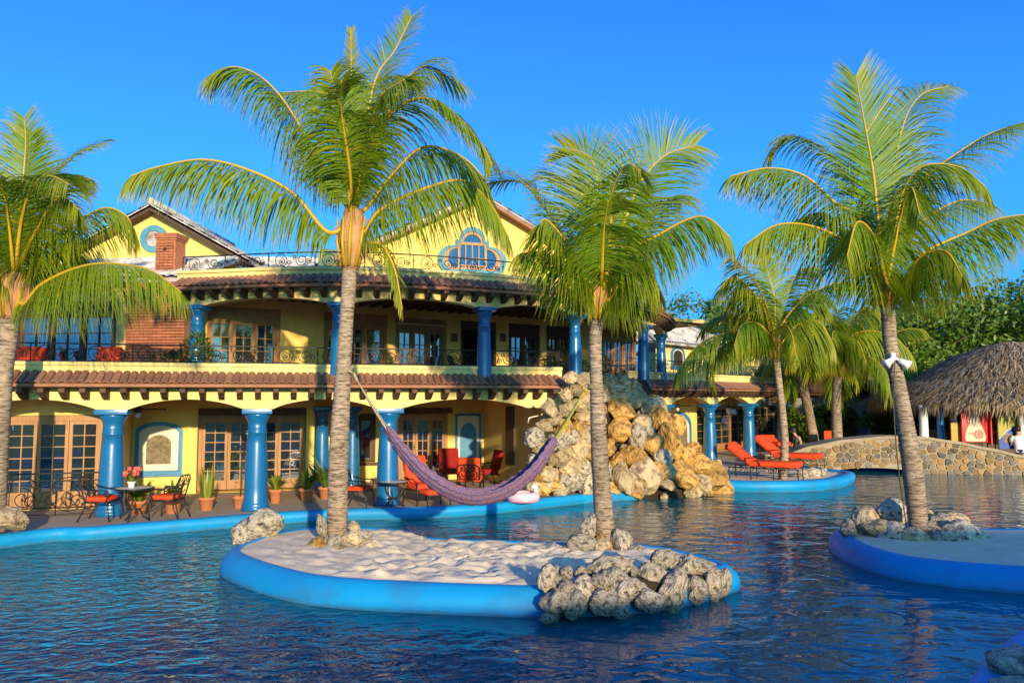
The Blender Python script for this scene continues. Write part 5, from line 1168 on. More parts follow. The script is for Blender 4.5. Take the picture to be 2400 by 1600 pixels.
# chaise longues on the terrace
def chaise(label, head, foot, z, elev):
    h, f = V(head), V(foot); d = f - h; d.z = 0; L_ = d.length; rz = math.atan2(d.y, d.x)
    t = thing('sun_lounger', label, 'sun lounger', (h.x, h.y, z), rz, 'red sun loungers on the terrace'); w_ = .92; sh = .46
    b = MB(); b.rbox((L_ * .66, 0, sh + .09), (L_ * .68, w_, .20), .07); b.build('seat_cushion', M['red'], t)
    b = MB(); b.rbox((L_ * .97, 0, sh + .10), (.5, w_ * .98, .22), .09); b.build('foot_cushion', M['red'], t)
    bl = L_ * .44; b = MB(); b.rbox((-bl / 2, 0, 0), (bl, w_, .20), .07); o = b.build('back_cushion', M['red'], t, loc=(L_ * .36, 0, sh + .10)); o.rotation_euler = (0, elev, 0)
    b = MB(); b.rbox((-bl * .86, 0, .05), (bl * .34, w_ * .96, .16), .07); q = b.build('head_cushion', M['red'], t, loc=(L_ * .36, 0, sh + .14)); q.rotation_euler = (0, elev, 0)
    for sy in (-1, 1):
        b = MB(); b.tube([(L_ * .02, sy * w_ * .48, sh - .05), (L_ * 1.08, sy * w_ * .48, sh - .05)], .022, 5)
        for x in (.12, .3, .48, .66, .84): b.tube([(L_ * x + px, sy * w_ * .48, pz) for px, pz in spiral(0, sh - .17, .10, .02, 0, 1.3, 14)], .014, 4)
        b.tube([(L_ * .02, sy * w_ * .48, sh - .28), (L_ * 1.08, sy * w_ * .48, sh - .28)], .014, 4); b.build('side_rail', M['iron'], t)
        for x in (.03, .36, .70, 1.06): b = MB(); b.tube([(L_ * x, sy * w_ * .48, sh - .05), (L_ * x + .02, sy * w_ * .5, 0)], .02, 5); b.build('leg', M['iron'], t)
        b = MB(); b.tube([(L_ * .30, sy * w_ * .54, sh), (L_ * .30, sy * w_ * .56, sh + .3), (L_ * .48, sy * w_ * .56, sh + .32), (L_ * .52, sy * w_ * .54, sh)], .018, 5); b.build('armrest', M['iron'], t)
    return t
chaise('front red orange sun lounger on the terrace, its foot pointing right over the blue rim', onz(1712, 1118, .31), onz(1866, 1126, .31), .31, R(36))
chaise('second red orange sun lounger, behind the front one and crossed by the slender palm trunk', onz(1778, 1094, .31), onz(1915, 1102, .31), .31, R(38))
chaise('small red lounger far behind, at the left end of the stone bridge', onz(1800, 1062, .26), onz(1836, 1066, .26), .26, R(30))
# pool float
t = thing('pool_float', 'pink ring pool float with a white animal head, on the coping by the rocks', 'pool float', tuple(onz(1226, 1172, .3)))
b = MB(); b.tube([(.36 * math.cos(a * .2618), .36 * math.sin(a * .2618), .12) for a in range(25)], .125, 10); b.build('ring', M['ghost'], t)
b = MB(); b.tube([(.40 * math.cos(a * .2618), .40 * math.sin(a * .2618), .03) for a in range(25)], .06, 8); b.tube([(-.33, -.05, .18), (-.36, -.06, .3), (-.28, -.08, .33)], [.08, .07, .03], 8); b.build('tail', M['pink'], t)
b = MB(); b.tube([(.34, 0, .18), (.36, -.02, .34), (.30, -.06, .40), (.22, -.08, .38)], [.08, .07, .085, .04], 8); b.tube([(.36, 0, .42), (.39, 0, .5)], [.03, .008], 5); b.build('head', M['white'], t)
# ceiling fans, lanterns, sconces in the porches
def fan(label, c, r_, drop):
    t = thing('ceiling_fan', label, 'ceiling fan', tuple(c)); b = MB(); b.tube([(0, 0, drop), (0, 0, .05)], .02, 6); b.lathe([(.03, -.1), (.1, -.07), (.12, 0), (.08, .07), (.02, .09)], 14); b.build('motor', M['dwood'], t)
    for k in range(5):
        a = k * 1.2566 + .4; b = MB(); rr = Matrix.Rotation(a, 3, 'Z') @ Matrix.Rotation(.2, 3, 'X'); b.box(V((math.cos(a), math.sin(a), 0)) * r_ * .58, (r_ * .8, .16, .012), rr); b.build('fan_blade', M['dwood'], t)
    b = MB(); b.lathe([(.01, -.25), (.07, -.22), (.09, -.14), (.06, -.09)], 12); b.build('lamp_shade', M['white'], t)
s = L_at(322, 1.9); fan('ceiling fan with dark blades under the porch above the bistro table', Lp(s, 1.9, 2.86), .75, .34)
s = hitR(1588, 945, 1.4)[0]; fan('ceiling fan hanging in the first arch of the far wing, above its niche', Rp(s, 1.4, 2.8), .8, .4)
s = hitR(1708, 960, 1.3)[0]; t = thing('pendant_lantern', 'white glass lantern hanging in the arch of the far wing', 'lantern', tuple(Rp(s, 1.3, 2.6)))
b = MB(); b.tube([(0, 0, .6), (0, 0, .1)], .012, 5); b.lathe([(.02, .05), (.12, .08), (.05, .12)], 10); b.build('hanger', M['iron'], t); b = MB(); b.lathe([(.01, -.3), (.1, -.2), (.15, -.05), (.11, .05)], 12); b.build('shade', M['white'], t)
s = L_at(293, tB - .1); p = Lp(s, tB - .12, 2.3); t = thing('wall_lamp', 'pale shell shaped wall lamp right of the first column', 'wall lamp', tuple(p))
b = MB(); b.lathe([(.02, -.12), (.09, -.05), (.12, .1), (.08, .12)], 10); b.build('shade', M['tilew'], t); b = MB(); b.box((0, .06, -.02), (.06, .12, .1)); b.build('bracket', M['iron'], t)
# ------------------------------------------------------------------ gallery furniture
GZ = 3.47
def up_at(u, dN): s = hitW(u, 810, dN)[0]; return tuple(Wp(s, dN, GZ))
GT = 'dark iron tables on the upper gallery'
def gtable(label, u, dN):
    t = round_table(label, up_at(u, dN), .5, .74, GT, 'table', 'gallery_table')
gtable('dark round iron table on the upper gallery, right of its left doors', 660, -.75); gtable('dark round iron table on the gallery before the pale framed doors', 945, -1.9); gtable('dark round iron table on the gallery behind the third upper column', 1160, -2.2)
GC = 'iron chairs on the upper gallery'
for lb, u, dN, rz in (('gallery chair with a red cushion just right of the tallest palm trunk', 850, -1.2, 100), ('iron gallery chair left of the table before the pale framed doors', 900, -1.9, 90), ('iron gallery chair right of the table before the pale framed doors', 1000, -2.0, -80),
                      ('iron gallery chair left of the third upper column', 1085, -2.3, 80), ('iron gallery chair right of the third upper column', 1225, -2.5, -85), ('iron gallery chair by the left upper doors', 612, -.7, 80)):
    bistro_chair(lb, up_at(u, dN), R(rz), GC)
for lb, u, rz in (('round backed bright red armchair at the left end of the terrace', 58, 40), ('red armchair on the left terrace, second from the left edge', 100, 60), ('wide red armchair before the big dark terrace window, near the brick wall', 240, 0)):
    s = hitB(u, 815, -1.0)[0]; lounge_chair(lb, tuple(Bp(s, -1.0, GZ)), R(rz), 'red', False, .62, 'red armchairs on the left terrace')
potted('large bushy green shrub in a blue pot at the left end of the gallery', up_at(462, -.85), 'bush', .26, .4, 1.15, m='blue', seed=21, lush=1.8)
potted('dark spiky plant behind the balcony rail before the pale framed doors', up_at(968, -.8), 'fern', .2, .3, .8, seed=22)
potted('tall dark plant at the right side of the pale framed doors', up_at(1030, -.8), 'fern', .2, .3, .9, seed=23)
ep = endp.w(endp.L * .55, .5, 3.47)
for k, (lb, f, kd) in enumerate((('red pot of bright green plants above the rock waterfall, left', .40, 'bush'), ('red pot with a leafy plant above the rock waterfall, middle', .62, 'bush'), ('small red pot at the right end of the waterfall terrace', .85, 'fern'))):
    q = endp.w(endp.L * f, .45, 3.47); t = potted(lb, tuple(q), kd, .24, .42, .6, m='red', seed=30 + k, lush=.7)
for lb, u, v in (('small flower pot clinging to the balcony rail before the brick wall', 418, 832), ('second small flower pot on the balcony rail before the brick wall', 398, 828)):
    s, z = hitL(u, v, .25); t = potted(lb, tuple(Lp(s, .25, 4.02)), 'fern', .1, .16, .26, m='terra', seed=u)
# ------------------------------------------------------------------ twin floodlights on the right palm
c = P(2096, 838, 15.84); t = thing('floodlight', 'white twin spotlights strapped to the trunk of the right hand palm', 'floodlight', tuple(c))
b = MB(); b.rbox((-.02, .02, .02), (.1, .09, .16), .02); b.build('junction_box', M['white'], t)
for k, (dx_, dz_) in enumerate(((-.17, -.11), (.20, -.13))):
    b = MB(); d = V((dx_, -.06, dz_)); b.tube([V((0, -.02, .0)), d * .45], .03, 8); b.tube([d * .4, d * .7, d * .95, d * 1.3], [.055, .065, .075, .11], 12); b.build('spotlight', M['white'], t)
b = MB(); pts = [P(2097, 850, 15.82), P(2095, 960, 15.78), P(2106, 1100, 15.72), P(2125, 1235, 15.7)]; b.tube(cr(pts, 6), .012, 5); b.build('cable', M['iron'], t, world=True)
# ------------------------------------------------------------------ stone bridge
bl, br = V((11.6, 33.6, 0)), V((24.5, 31.0, 0)); bex = (br - bl).normalized(); bey = V((-bex.y, bex.x, 0)); BL = (br - bl).length
def hitBr(u, v, t=0):
    r = ray(u, v); o = V((0, 0, CZ)); q0 = bl + bey * t; k = -(o - q0).dot(bey) / r.dot(bey); q = o + r * k; return (q - bl).dot(bex), q.z
tops = sorted([hitBr(u, v) for u, v in ((1850, 1063), (1900, 1047), (1980, 1032), (2080, 1024), (2160, 1025), (2240, 1036), (2320, 1052), (2400, 1070))])
tops = [(-.6, tops[0][1] - .1)] + tops + [(BL, tops[-1][1] - .25), (BL + 3, .4)]
def topz(s):
    for (a, za), (c, zc) in zip(tops, tops[1:]):
        if s <= c: f = max(0, (s - a) / (c - a)); f = f * f * (3 - 2 * f) * .5 + f * .5; return za + (zc - za) * f
    return tops[-1][1]
aL, aR = hitBr(1935, 1092)[0], hitBr(2170, 1100)[0]
def botz(s):
    if s < aL or s > aR: return -.6
    x = (s - (aL + aR) / 2) / ((aR - aL) / 2); return -.15 + .36 * math.sqrt(max(0, 1 - x * x))
bridge = thing('stone_bridge', 'low arched bridge of irregular brown field stones over the far end of the pool', 'bridge', tuple(bl))
b = MB(); N_ = 70; vs = []; TH = 2.2
for i in range(N_ + 1):
    s = -.6 + (BL + 3) * i / N_
    for t, z in ((0, botz(s)), (TH, botz(s)), (TH, topz(s)), (0, topz(s))): vs.append(bl + bex * s + bey * t + V((0, 0, z)))
b.add(vs, [(i * 4 + k, (i + 1) * 4 + k, (i + 1) * 4 + (k + 1) % 4, i * 4 + (k + 1) % 4) for i in range(N_) for k in range(4)] + [(0, 1, 2, 3), (N_ * 4 + 3, N_ * 4 + 2, N_ * 4 + 1, N_ * 4)])
M['bmort'] = mat('sandy_mortar', (.40, .31, .21), (.32, .25, .16), 6, .95, .5, 40, .1)
b.build('mortar_wall', M['bmort'], bridge, world=True)
b = MB(); vs = []
for i in range(N_ + 1):
    s = -.6 + (BL + 3) * i / N_
    for t, dz in ((-.07, -.07), (-.07, .05), (.4, .05), (.4, -.07)): vs.append(bl + bex * s + bey * t + V((0, 0, topz(s) + dz)))
b.add(vs, [(i * 4 + k, (i + 1) * 4 + k, (i + 1) * 4 + (k + 1) % 4, i * 4 + (k + 1) % 4) for i in range(N_) for k in range(4)]); b.build('coping', M['bmort'], bridge, world=True)
def vor(seeds, x0, x1, z0, z1):
    cells = []
    for i, (px, pz) in enumerate(seeds):
        poly = [(x0, z0), (x1, z0), (x1, z1), (x0, z1)]
        for j, (qx, qz) in enumerate(seeds):
            if i == j or abs(qx - px) > 1.6: continue
            mx_, mz = (px + qx) / 2, (pz + qz) / 2; nx, nz = qx - px, qz - pz; out = []
            for k in range(len(poly)):
                a, c = poly[k], poly[(k + 1) % len(poly)]; da = (a[0] - mx_) * nx + (a[1] - mz) * nz; dc = (c[0] - mx_) * nx + (c[1] - mz) * nz
                if da <= 0: out.append(a)
                if (da <= 0) != (dc <= 0): f = da / (da - dc); out.append((a[0] + (c[0] - a[0]) * f, a[1] + (c[1] - a[1]) * f))
            poly = out
            if len(poly) < 3: break
        cells.append(poly)
    return cells
M['bstone'] = [mat('brown_field_stone', (.25, .18, .11), (.17, .12, .07), 3, .9, .6, 20, .15, rnd=.4), mat('ochre_field_stone', (.36, .23, .10), (.27, .16, .07), 3, .9, .6, 20, .15, rnd=.4), mat('grey_field_stone', (.22, .19, .16), (.15, .13, .11), 3, .9, .6, 20, .15, rnd=.4)]
sd = []; s = -.4
while s < BL - .2:
    z = -.15
    while z < 1.7:
        q = (s + rnd.uniform(-.13, .13), z + rnd.uniform(-.09, .09)); sd.append(q); z += .22
    s += .31
cnt = 0
for (px, pz), poly in zip(sd, vor(sd, -.5, BL, -.3, 1.9)):
    if len(poly) < 3 or pz > topz(px) - .10 or pz < botz(px) + .08: continue
    poly = [(a[0] + (c[0] - a[0]) * f, a[1] + (c[1] - a[1]) * f) for a, c in zip(poly, poly[1:] + poly[:1]) for f in (.22, .78)]; k = .93; top = [(px + (x - px) * k, min(topz(x) - .05, pz + (z - pz) * k)) for x, z in poly]; b = MB(); o = V((0, 0, 0)); dpt = rnd.uniform(.02, .07)
    A = [V((x, 0, z)) for x, z in top]; B = [V((px + (x - px) * .84, -dpt, pz + (z - pz) * .84)) for x, z in top]; n_ = len(A)
    rr = Matrix((bex, bey, V((0, 0, 1)))).transposed(); off = bl + bey * .01
    b.add([off + rr @ q for q in A + B], [tuple(range(n_, 2 * n_))] + [(i, (i + 1) % n_, n_ + (i + 1) % n_, n_ + i) for i in range(n_)])
    b.build('stone', M['bstone'][rnd.choice((0, 0, 1, 1, 2))], bridge, world=True); cnt += 1
# ------------------------------------------------------------------ thatched palapa bar
pc = V((24.0, 37.0, 0)); pal = thing('thatched_hut', 'round hut with a shaggy grey brown palm thatch roof in two tiers behind the bridge', 'hut', tuple(pc))
M['thatch'] = mat('dry_palm_thatch', (.24, .155, .08), (.15, .10, .05), 5, .95, .6, 30, .05, c3=(.3, .24, .16), s3=4)
M['thatchl'] = mat('bleached_thatch_strand', (.52, .37, .20), (.33, .23, .13), 4, .9)
def cone(b, r0, z0, r1, z1, n=48, sag=0):
    vs = []
    for k in range(7):
        f = k / 6; r_ = r0 + (r1 - r0) * f; z = z0 + (z1 - z0) * f + sag * math.sin(f * math.pi)
        for i in range(n): a = 2 * math.pi * i / n; q = 1 + .02 * mn.noise(V((math.cos(a) * 4, math.sin(a) * 4, f * 3))); vs.append(pc + V((r_ * q * math.cos(a), r_ * q * math.sin(a), z)))
    b.add(vs, [(k * n + i, k * n + (i + 1) % n, (k + 1) * n + (i + 1) % n, (k + 1) * n + i) for k in range(6) for i in range(n)], 0, True)
b = MB(); cone(b, .15, 5.85, 4.3, 3.95, sag=.25); cone(b, 4.25, 3.92, 4.0, 3.6); cone(b, 3.9, 4.0, 6.35, 2.98, sag=.18); cone(b, 6.3, 2.95, 6.0, 2.75); b.build('roof', M['thatch'], pal, world=True)
b = MB(); rg = random.Random(5)
for i in range(7500):
    a = rg.uniform(math.pi * .62, math.pi * 2.05); fringe = rg.random()
    if fringe < .20: r_, z, dz, ln = 6.3, 3.0, -1, rg.uniform(.25, .75)
    elif fringe < .36: r_, z, dz, ln = 4.25, 4.02, -.9, rg.uniform(.25, .6)
    elif fringe < .66: f = rg.random() ** .8; r_ = .3 + 3.9 * f; z = 5.8 - 1.75 * f + .27 * math.sin(f * math.pi); dz, ln = -.52, rg.uniform(.4, .9)
    else: f = rg.random(); r_ = 4.2 + 2.1 * f; z = 3.92 - .9 * f + .2 * math.sin((f * .85 + .15) * math.pi); dz, ln = -.42, rg.uniform(.4, .9)
    o = V((math.cos(a), math.sin(a), 0)); tg = V((-o.y, o.x, 0)); d = (o * (.12 if fringe < .36 else 1) + tg * rg.uniform(-.3, .3) + V((0, 0, dz))).normalized(); p = pc + o * r_ + V((0, 0, z + rg.uniform(.0, .07))); w_ = rg.uniform(.014, .034)
    q1 = p + d * ln * .5 + V((0, 0, .04)); q2 = p + d * ln + V((0, 0, -.08)) + tg * rg.uniform(-.1, .1)
    b.add([p - tg * w_, p + tg * w_, q1 - tg * w_, q1 + tg * w_, q2], [(0, 1, 3, 2), (2, 3, 4)], 0 if rg.random() < .58 else 1)
o = b.build('thatch', [M['thatch'], M['thatchl']], pal, world=True); o['kind'] = 'stuff'
def post(u, d, h, r_, m, label=None):
    p = P(u, 1000, d); b = MB(); b.lathe([(r_ * 1.2, 0), (r_ * 1.2, .1), (r_, .14), (r_ * .95, h - .2), (r_ * 1.2, h - .1), (r_ * 1.2, h)], 14); o = b.build('post', M[m], pal, world=True, loc=(p.x, p.y, DECK))
    if label: o['label'] = label
post(2165, 34.5, 2.6, .19, 'white', 'pale grey post of the hut'); post(2204, 34.5, 2.65, .16, 'blue', 'blue post of the hut'); post(2235, 38, 3.2, .16, 'white'); post(2395, 33, 2.7, .16, 'white'); post(2480, 32.5, 2.9, .16, 'blue'); post(2330, 40, 3.2, .15, 'blue')
b = MB(); p = P(2300, 1000, 38.5); b.box((p.x + .5, p.y, .95), (7, .6, 1.3)); b.build('bar_counter', M['dwood'], pal, world=True)
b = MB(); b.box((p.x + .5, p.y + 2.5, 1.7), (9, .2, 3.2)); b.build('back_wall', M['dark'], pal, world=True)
# advertising panels, shelves
def panel(name, label, cat, u0, u1, v0, v1, d, m):
    a, c = P(u0, v1, d), P(u1, v0, d); t = thing(name, label, cat, ((a.x + c.x) / 2, d, DECK)); b = MB(); W_, z0, z1 = c.x - a.x, a.z - DECK, c.z - DECK
    b.rbox((0, 0, (z0 + z1) / 2), (W_, .09, z1 - z0), .02); b.build('board', m, t)
    b = MB(); b.bx(-W_ * .4, -W_ * .34, .05, .1, 0, z1 - .1); b.bx(W_ * .34, W_ * .4, .05, .1, 0, z1 - .1); b.build('stand', M['iron'], t); return t, W_, z0, z1
M['adred'] = mat('red_printed_board', (.60, .015, .02), (.55, .012, .018), 2, .4); M['adcream'] = mat('cream_print', (.62, .50, .36), None, 2, .5); M['adyel'] = mat('mustard_print', (.34, .30, .03), (.3, .26, .03), 2, .5); M['adblue'] = mat('royal_blue_print', (.02, .07, .34), None, 2, .5); M['ocy'] = mat('ochre_wood', (.55, .32, .05), None, 3, .6)
t, W_, z0, z1 = panel('advertising_board', 'red board printed with a big cream bottle, under the thatched hut', 'sign', 2254, 2312, 952, 1036, 33.6, M['adred'])
H = z1 - z0; bot = [(-.36, 0), (.36, 0), (.40, .12), (.33, .34), (.22, .52), (.20, .62), (.13, .80), (.12, .90), (-.12, .90), (-.13, .80), (-.20, .62), (-.22, .52), (-.33, .34), (-.40, .12)]
b = MB(); b.prism([(x * W_, z0 + .04 + z * H * .93) for x, z in bot], (0, -.052, 0), (1, 0, 0), (0, 0, 1), (0, -1, 0), .012); b.build('bottle_print', M['adcream'], t)
b = MB()
for r_ in (.16, .12): b.tube([(.12 * W_ + r_ * W_ * math.cos(a * .349), -.068, z0 + H * .22 + r_ * W_ * math.sin(a * .349)) for a in range(19)], .012, 4)
for a in range(8): b.tube([(.12 * W_, -.068, z0 + H * .22), (.12 * W_ + .14 * W_ * math.cos(a * .785), -.068, z0 + H * .22 + .14 * W_ * math.sin(a * .785))], .009, 4)
b.tube([(-.28 * W_ + .02 * i, -.068, z0 + H * .25 + .03 * math.sin(i * 1.4)) for i in range(14)], .01, 4); b.build('emblem', M['adred'], t)
t, W_, z0, z1 = panel('drinks_shelf', 'red framed drinks rack full of bottles, right of the bottle board', 'shelf', 2314, 2334, 948, 1040, 33.7, M['dark'])
b = MB(); b.bx(-W_ / 2, -W_ / 2 + .05, -.3, 0, z0, z1); b.bx(W_ / 2 - .05, W_ / 2, -.3, 0, z0, z1); b.bx(-W_ / 2, W_ / 2, -.3, 0, z1 - .1, z1 + .03); [b.bx(-W_ / 2 + .05, W_ / 2 - .05, -.28, 0, z0 + k * .4, z0 + k * .4 + .03) for k in range(4)]; b.build('rack', M['adred'], t)
bm_ = MB(); bm_.lathe([(.035, 0), (.035, .15), (.014, .2), (.014, .27)], 8)
for k in range(4):
    for i in range(3): obj('bottle', bm_.mesh('bottle', M['ocy' if (k + i) % 2 else 'bframe']) if k + i == 0 else bpy.data.meshes['bottle'], t, loc=(-W_ / 4 + i * W_ / 4, -.15, z0 + k * .4 + .035)) if not (k + i == 0) else obj('bottle', bm_.mesh('bottle', M['ocy']), t, loc=(-W_ / 4, -.15, z0 + .035))
t, W_, z0, z1 = panel('poster', 'mustard and blue poster with a round wheel emblem at the right edge under the hut', 'sign', 2340, 2390, 958, 1052, 33.2, M['adyel'])
H = z1 - z0; cv = [(-.5, 0), (.5, 0), (.5, .58)] + [(.5 - .1 * i, .58 - .0033 * i * i * (1.0)) for i in range(1, 11)]
b = MB(); b.prism([(x * W_ * .98, z0 + .01 + z * H) for x, z in cv], (0, -.047, 0), (1, 0, 0), (0, 0, 1), (0, -1, 0), .010); b.build('blue_field', M['adblue'], t)
b = MB(); b.tube([(x * W_ * .98, -.062, z0 + .01 + z * H) for x, z in cv[2:]], .022, 4); b.build('swoosh', M['white'], t)
b = MB(); c0 = (-.12 * W_, z0 + H * .28)
for r_ in (.19, .13): b.tube([(c0[0] + r_ * W_ * math.cos(a * .349), -.062, c0[1] + r_ * W_ * math.sin(a * .349)) for a in range(19)], .018, 4)
for a in range(6): b.tube([c0 and (c0[0], -.062, c0[1]), (c0[0] + .17 * W_ * math.cos(a * 1.047), -.062, c0[1] + .17 * W_ * math.sin(a * 1.047))], .016, 4)
b.build('wheel_emblem', M['ocy'], t)
t, W_, z0, z1 = panel('menu_stand', 'ochre wooden menu board left of the red bottle board', 'sign', 2229, 2250, 990, 1034, 33.8, M['ocy'])
# ------------------------------------------------------------------ shaded bar building with a dark red roof behind the palms
bc = P(2000, 1000, 47); bar = thing('bar_building', 'shaded grey arcade building with a dark red roof behind the far palms', 'building', (bc.x, bc.y, DECK))
M['droof'] = mat('shade_darkened_red_roof', (.055, .012, .008), (.04, .009, .006), 2, .8, .3, 20); M['greyw'] = mat('grey_plaster', (.22, .21, .22), (.17, .16, .17), 2, .9)  # the shade over this building is put into its dark colours
b = MB(); b.bx(-6.5, 7.5, -1.0, 6, 3.05, 3.2); b.prism([(-6.7, 3.2), (7.7, 3.2), (5.2, 5.9), (-4.2, 5.9)], (0, -1.2, 0), (1, 0, 0), (0, 0, 1), (0, 1, 0), 7); b.build('roof', M['droof'], bar)
b = MB()
ws = 14 / 4
for k in range(4):
    x0 = -6.4 + k * ws
    op = [(x0, 0), (x0 + .35, 0)] + [(x0 + ws / 2 - (ws / 2 - .35) * math.cos(a * math.pi / 12), 1.75 + .75 * math.sin(a * math.pi / 12)) for a in range(13)] + [(x0 + ws - .35, 0), (x0 + ws, 0), (x0 + ws, 3.05), (x0, 3.05)]
    b.prism(op, (0, -.2 + .004 * (k % 2), 0), (1, 0, 0), (0, 0, 1), (0, 1, 0), .4)
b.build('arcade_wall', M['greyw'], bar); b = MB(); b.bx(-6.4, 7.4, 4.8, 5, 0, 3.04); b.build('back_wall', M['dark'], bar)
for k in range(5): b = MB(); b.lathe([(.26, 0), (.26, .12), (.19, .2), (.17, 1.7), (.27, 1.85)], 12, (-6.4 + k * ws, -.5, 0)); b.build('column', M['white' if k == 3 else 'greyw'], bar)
# ------------------------------------------------------------------ broadleaf trees and shrubs
def tree(label, x, y, h, r_, seed, clumps=46, per=130, leaf=.2, trunk_h=None, flat=.75, group=None, base=DECK, name='broadleaf_tree', cat='tree'):
    rg = random.Random(seed); t = thing(name, label, cat, (x, y, base), 0, group); th = trunk_h or h * .5
    b = MB(); b.tube([(0, 0, 0), (.1, .05, th * .5), (0, 0, th), (.1, 0, h * .85)], [.22, .19, .15, .04], 8)
    for k in range(7): a = k * 0.9 + rg.random(); b.tube([(0, 0, th * (.7 + .05 * k)), (math.cos(a) * r_ * .4, math.sin(a) * r_ * .4, th + (h - th) * .3), (math.cos(a) * r_ * .8, math.sin(a) * r_ * .8, th + (h - th) * rg.uniform(.3, .7))], [.09, .06, .02], 5)
    b.build('trunk', M['dwood'], t); b = MB(); hue = []
    for c in range(clumps):
        a = rg.uniform(0, 6.283); zz = rg.uniform(-1, 1); q = rg.uniform(.5, 1.0); rr = math.sqrt(max(0, 1 - zz * zz)) * q
        cc = V((math.cos(a) * rr * r_, math.sin(a) * rr * r_, (h + th * .75) / 2 + zz * q * (h - th * .75) / 2)); cr_ = r_ * rg.uniform(.2, .34); ch = rg.uniform(0, .5)
        for i in range(per):
            d = V((rg.gauss(0, 1), rg.gauss(0, 1), rg.gauss(0, flat))); p = cc + d * cr_ * .55; n1 = V((rg.gauss(0, 1), rg.gauss(0, 1), rg.gauss(0, 1) + .9)).normalized(); x_ = n1.cross(V((rg.gauss(0, 1), rg.gauss(0, 1), rg.gauss(0, 1)))).normalized(); y_ = n1.cross(x_); l = leaf * .8 * rg.uniform(.6, 1.2)
            b.add([p - x_ * l, p - y_ * l * .42, p + x_ * l, p + y_ * l * .42], [(0, 1, 2, 3)]); hue.append(min(1, max(0, ch + rg.uniform(-.2, .3))))
    foliage('crown', b, hue, t, 'leaf'); return t
def tree_at(label, u, d, vtop, r_, seed, **kw): p = P(u, vtop, d); return tree(label, p.x, p.y, p.z - DECK, r_, seed, **kw)
TG = 'broadleaf trees behind the thatched hut'
tree_at('dense dark green almond tree left of the hut roof, right behind the right hand palm', 2130, 46, 705, 4.2, 1, clumps=60, group=TG, leaf=.26)
tree_at('broad leafy tree above the peak of the thatched hut', 2290, 48, 690, 4.6, 2, clumps=70, group=TG, leaf=.26)
tree_at('large green tree at the right edge over the hut', 2420, 47, 680, 4.6, 3, clumps=60, group=TG, leaf=.26)
tree_at('tall tree with thin horizontal leafy tiers against the sky at the right edge', 2330, 56, 655, 3.0, 4, clumps=18, per=50, leaf=.25, flat=.15, group=TG, trunk_h=9)
tree_at('darker tree filling the gap above the dark red bar roof', 2040, 56, 740, 5.0, 5, clumps=70, group=TG, leaf=.28)
tree_at('dark tree behind the far wing and the slender palm', 1900, 58, 765, 4.6, 6, clumps=60, group=TG, leaf=.28)
tree_at('round topped distant tree just above the pale hipped roof', 1650, 64, 690, 3.4, 7, clumps=44, leaf=.26)
tree_at('small distant tree at the right end of the pale hipped roof', 1735, 62, 715, 3.0, 8, clumps=40, leaf=.26)
tree_at('dark tree beyond the end of the far wing balcony', 1830, 60, 745, 4.2, 9, clumps=56, leaf=.28)
tree_at('far tree low between the bar roof and the hut', 2200, 62, 740, 6, 10, clumps=60, leaf=.3)
SG = 'shrubs in the shade behind the bridge'
for k, (lb, u, d, vt, r_) in enumerate((('dark shrub at the left end of the bar building', 1868, 43.5, 940, 1.5), ('yellow green shrub beside the dark leaning palm', 1945, 44.5, 935, 1.1), ('sunlit bamboo like shrub right of the bar arcade', 2070, 42.5, 940, 1.2), ('low dark shrub between the woman and the bar building', 1905, 42, 985, 1.3), ('dark hedge shrub under the left side of the hut', 2120, 41, 975, 1.3))):
    tree_at(lb, u, d, vt, r_, 40 + k, clumps=22, per=60, leaf=.16, trunk_h=.5, group=SG, name='shrub', cat='shrub')
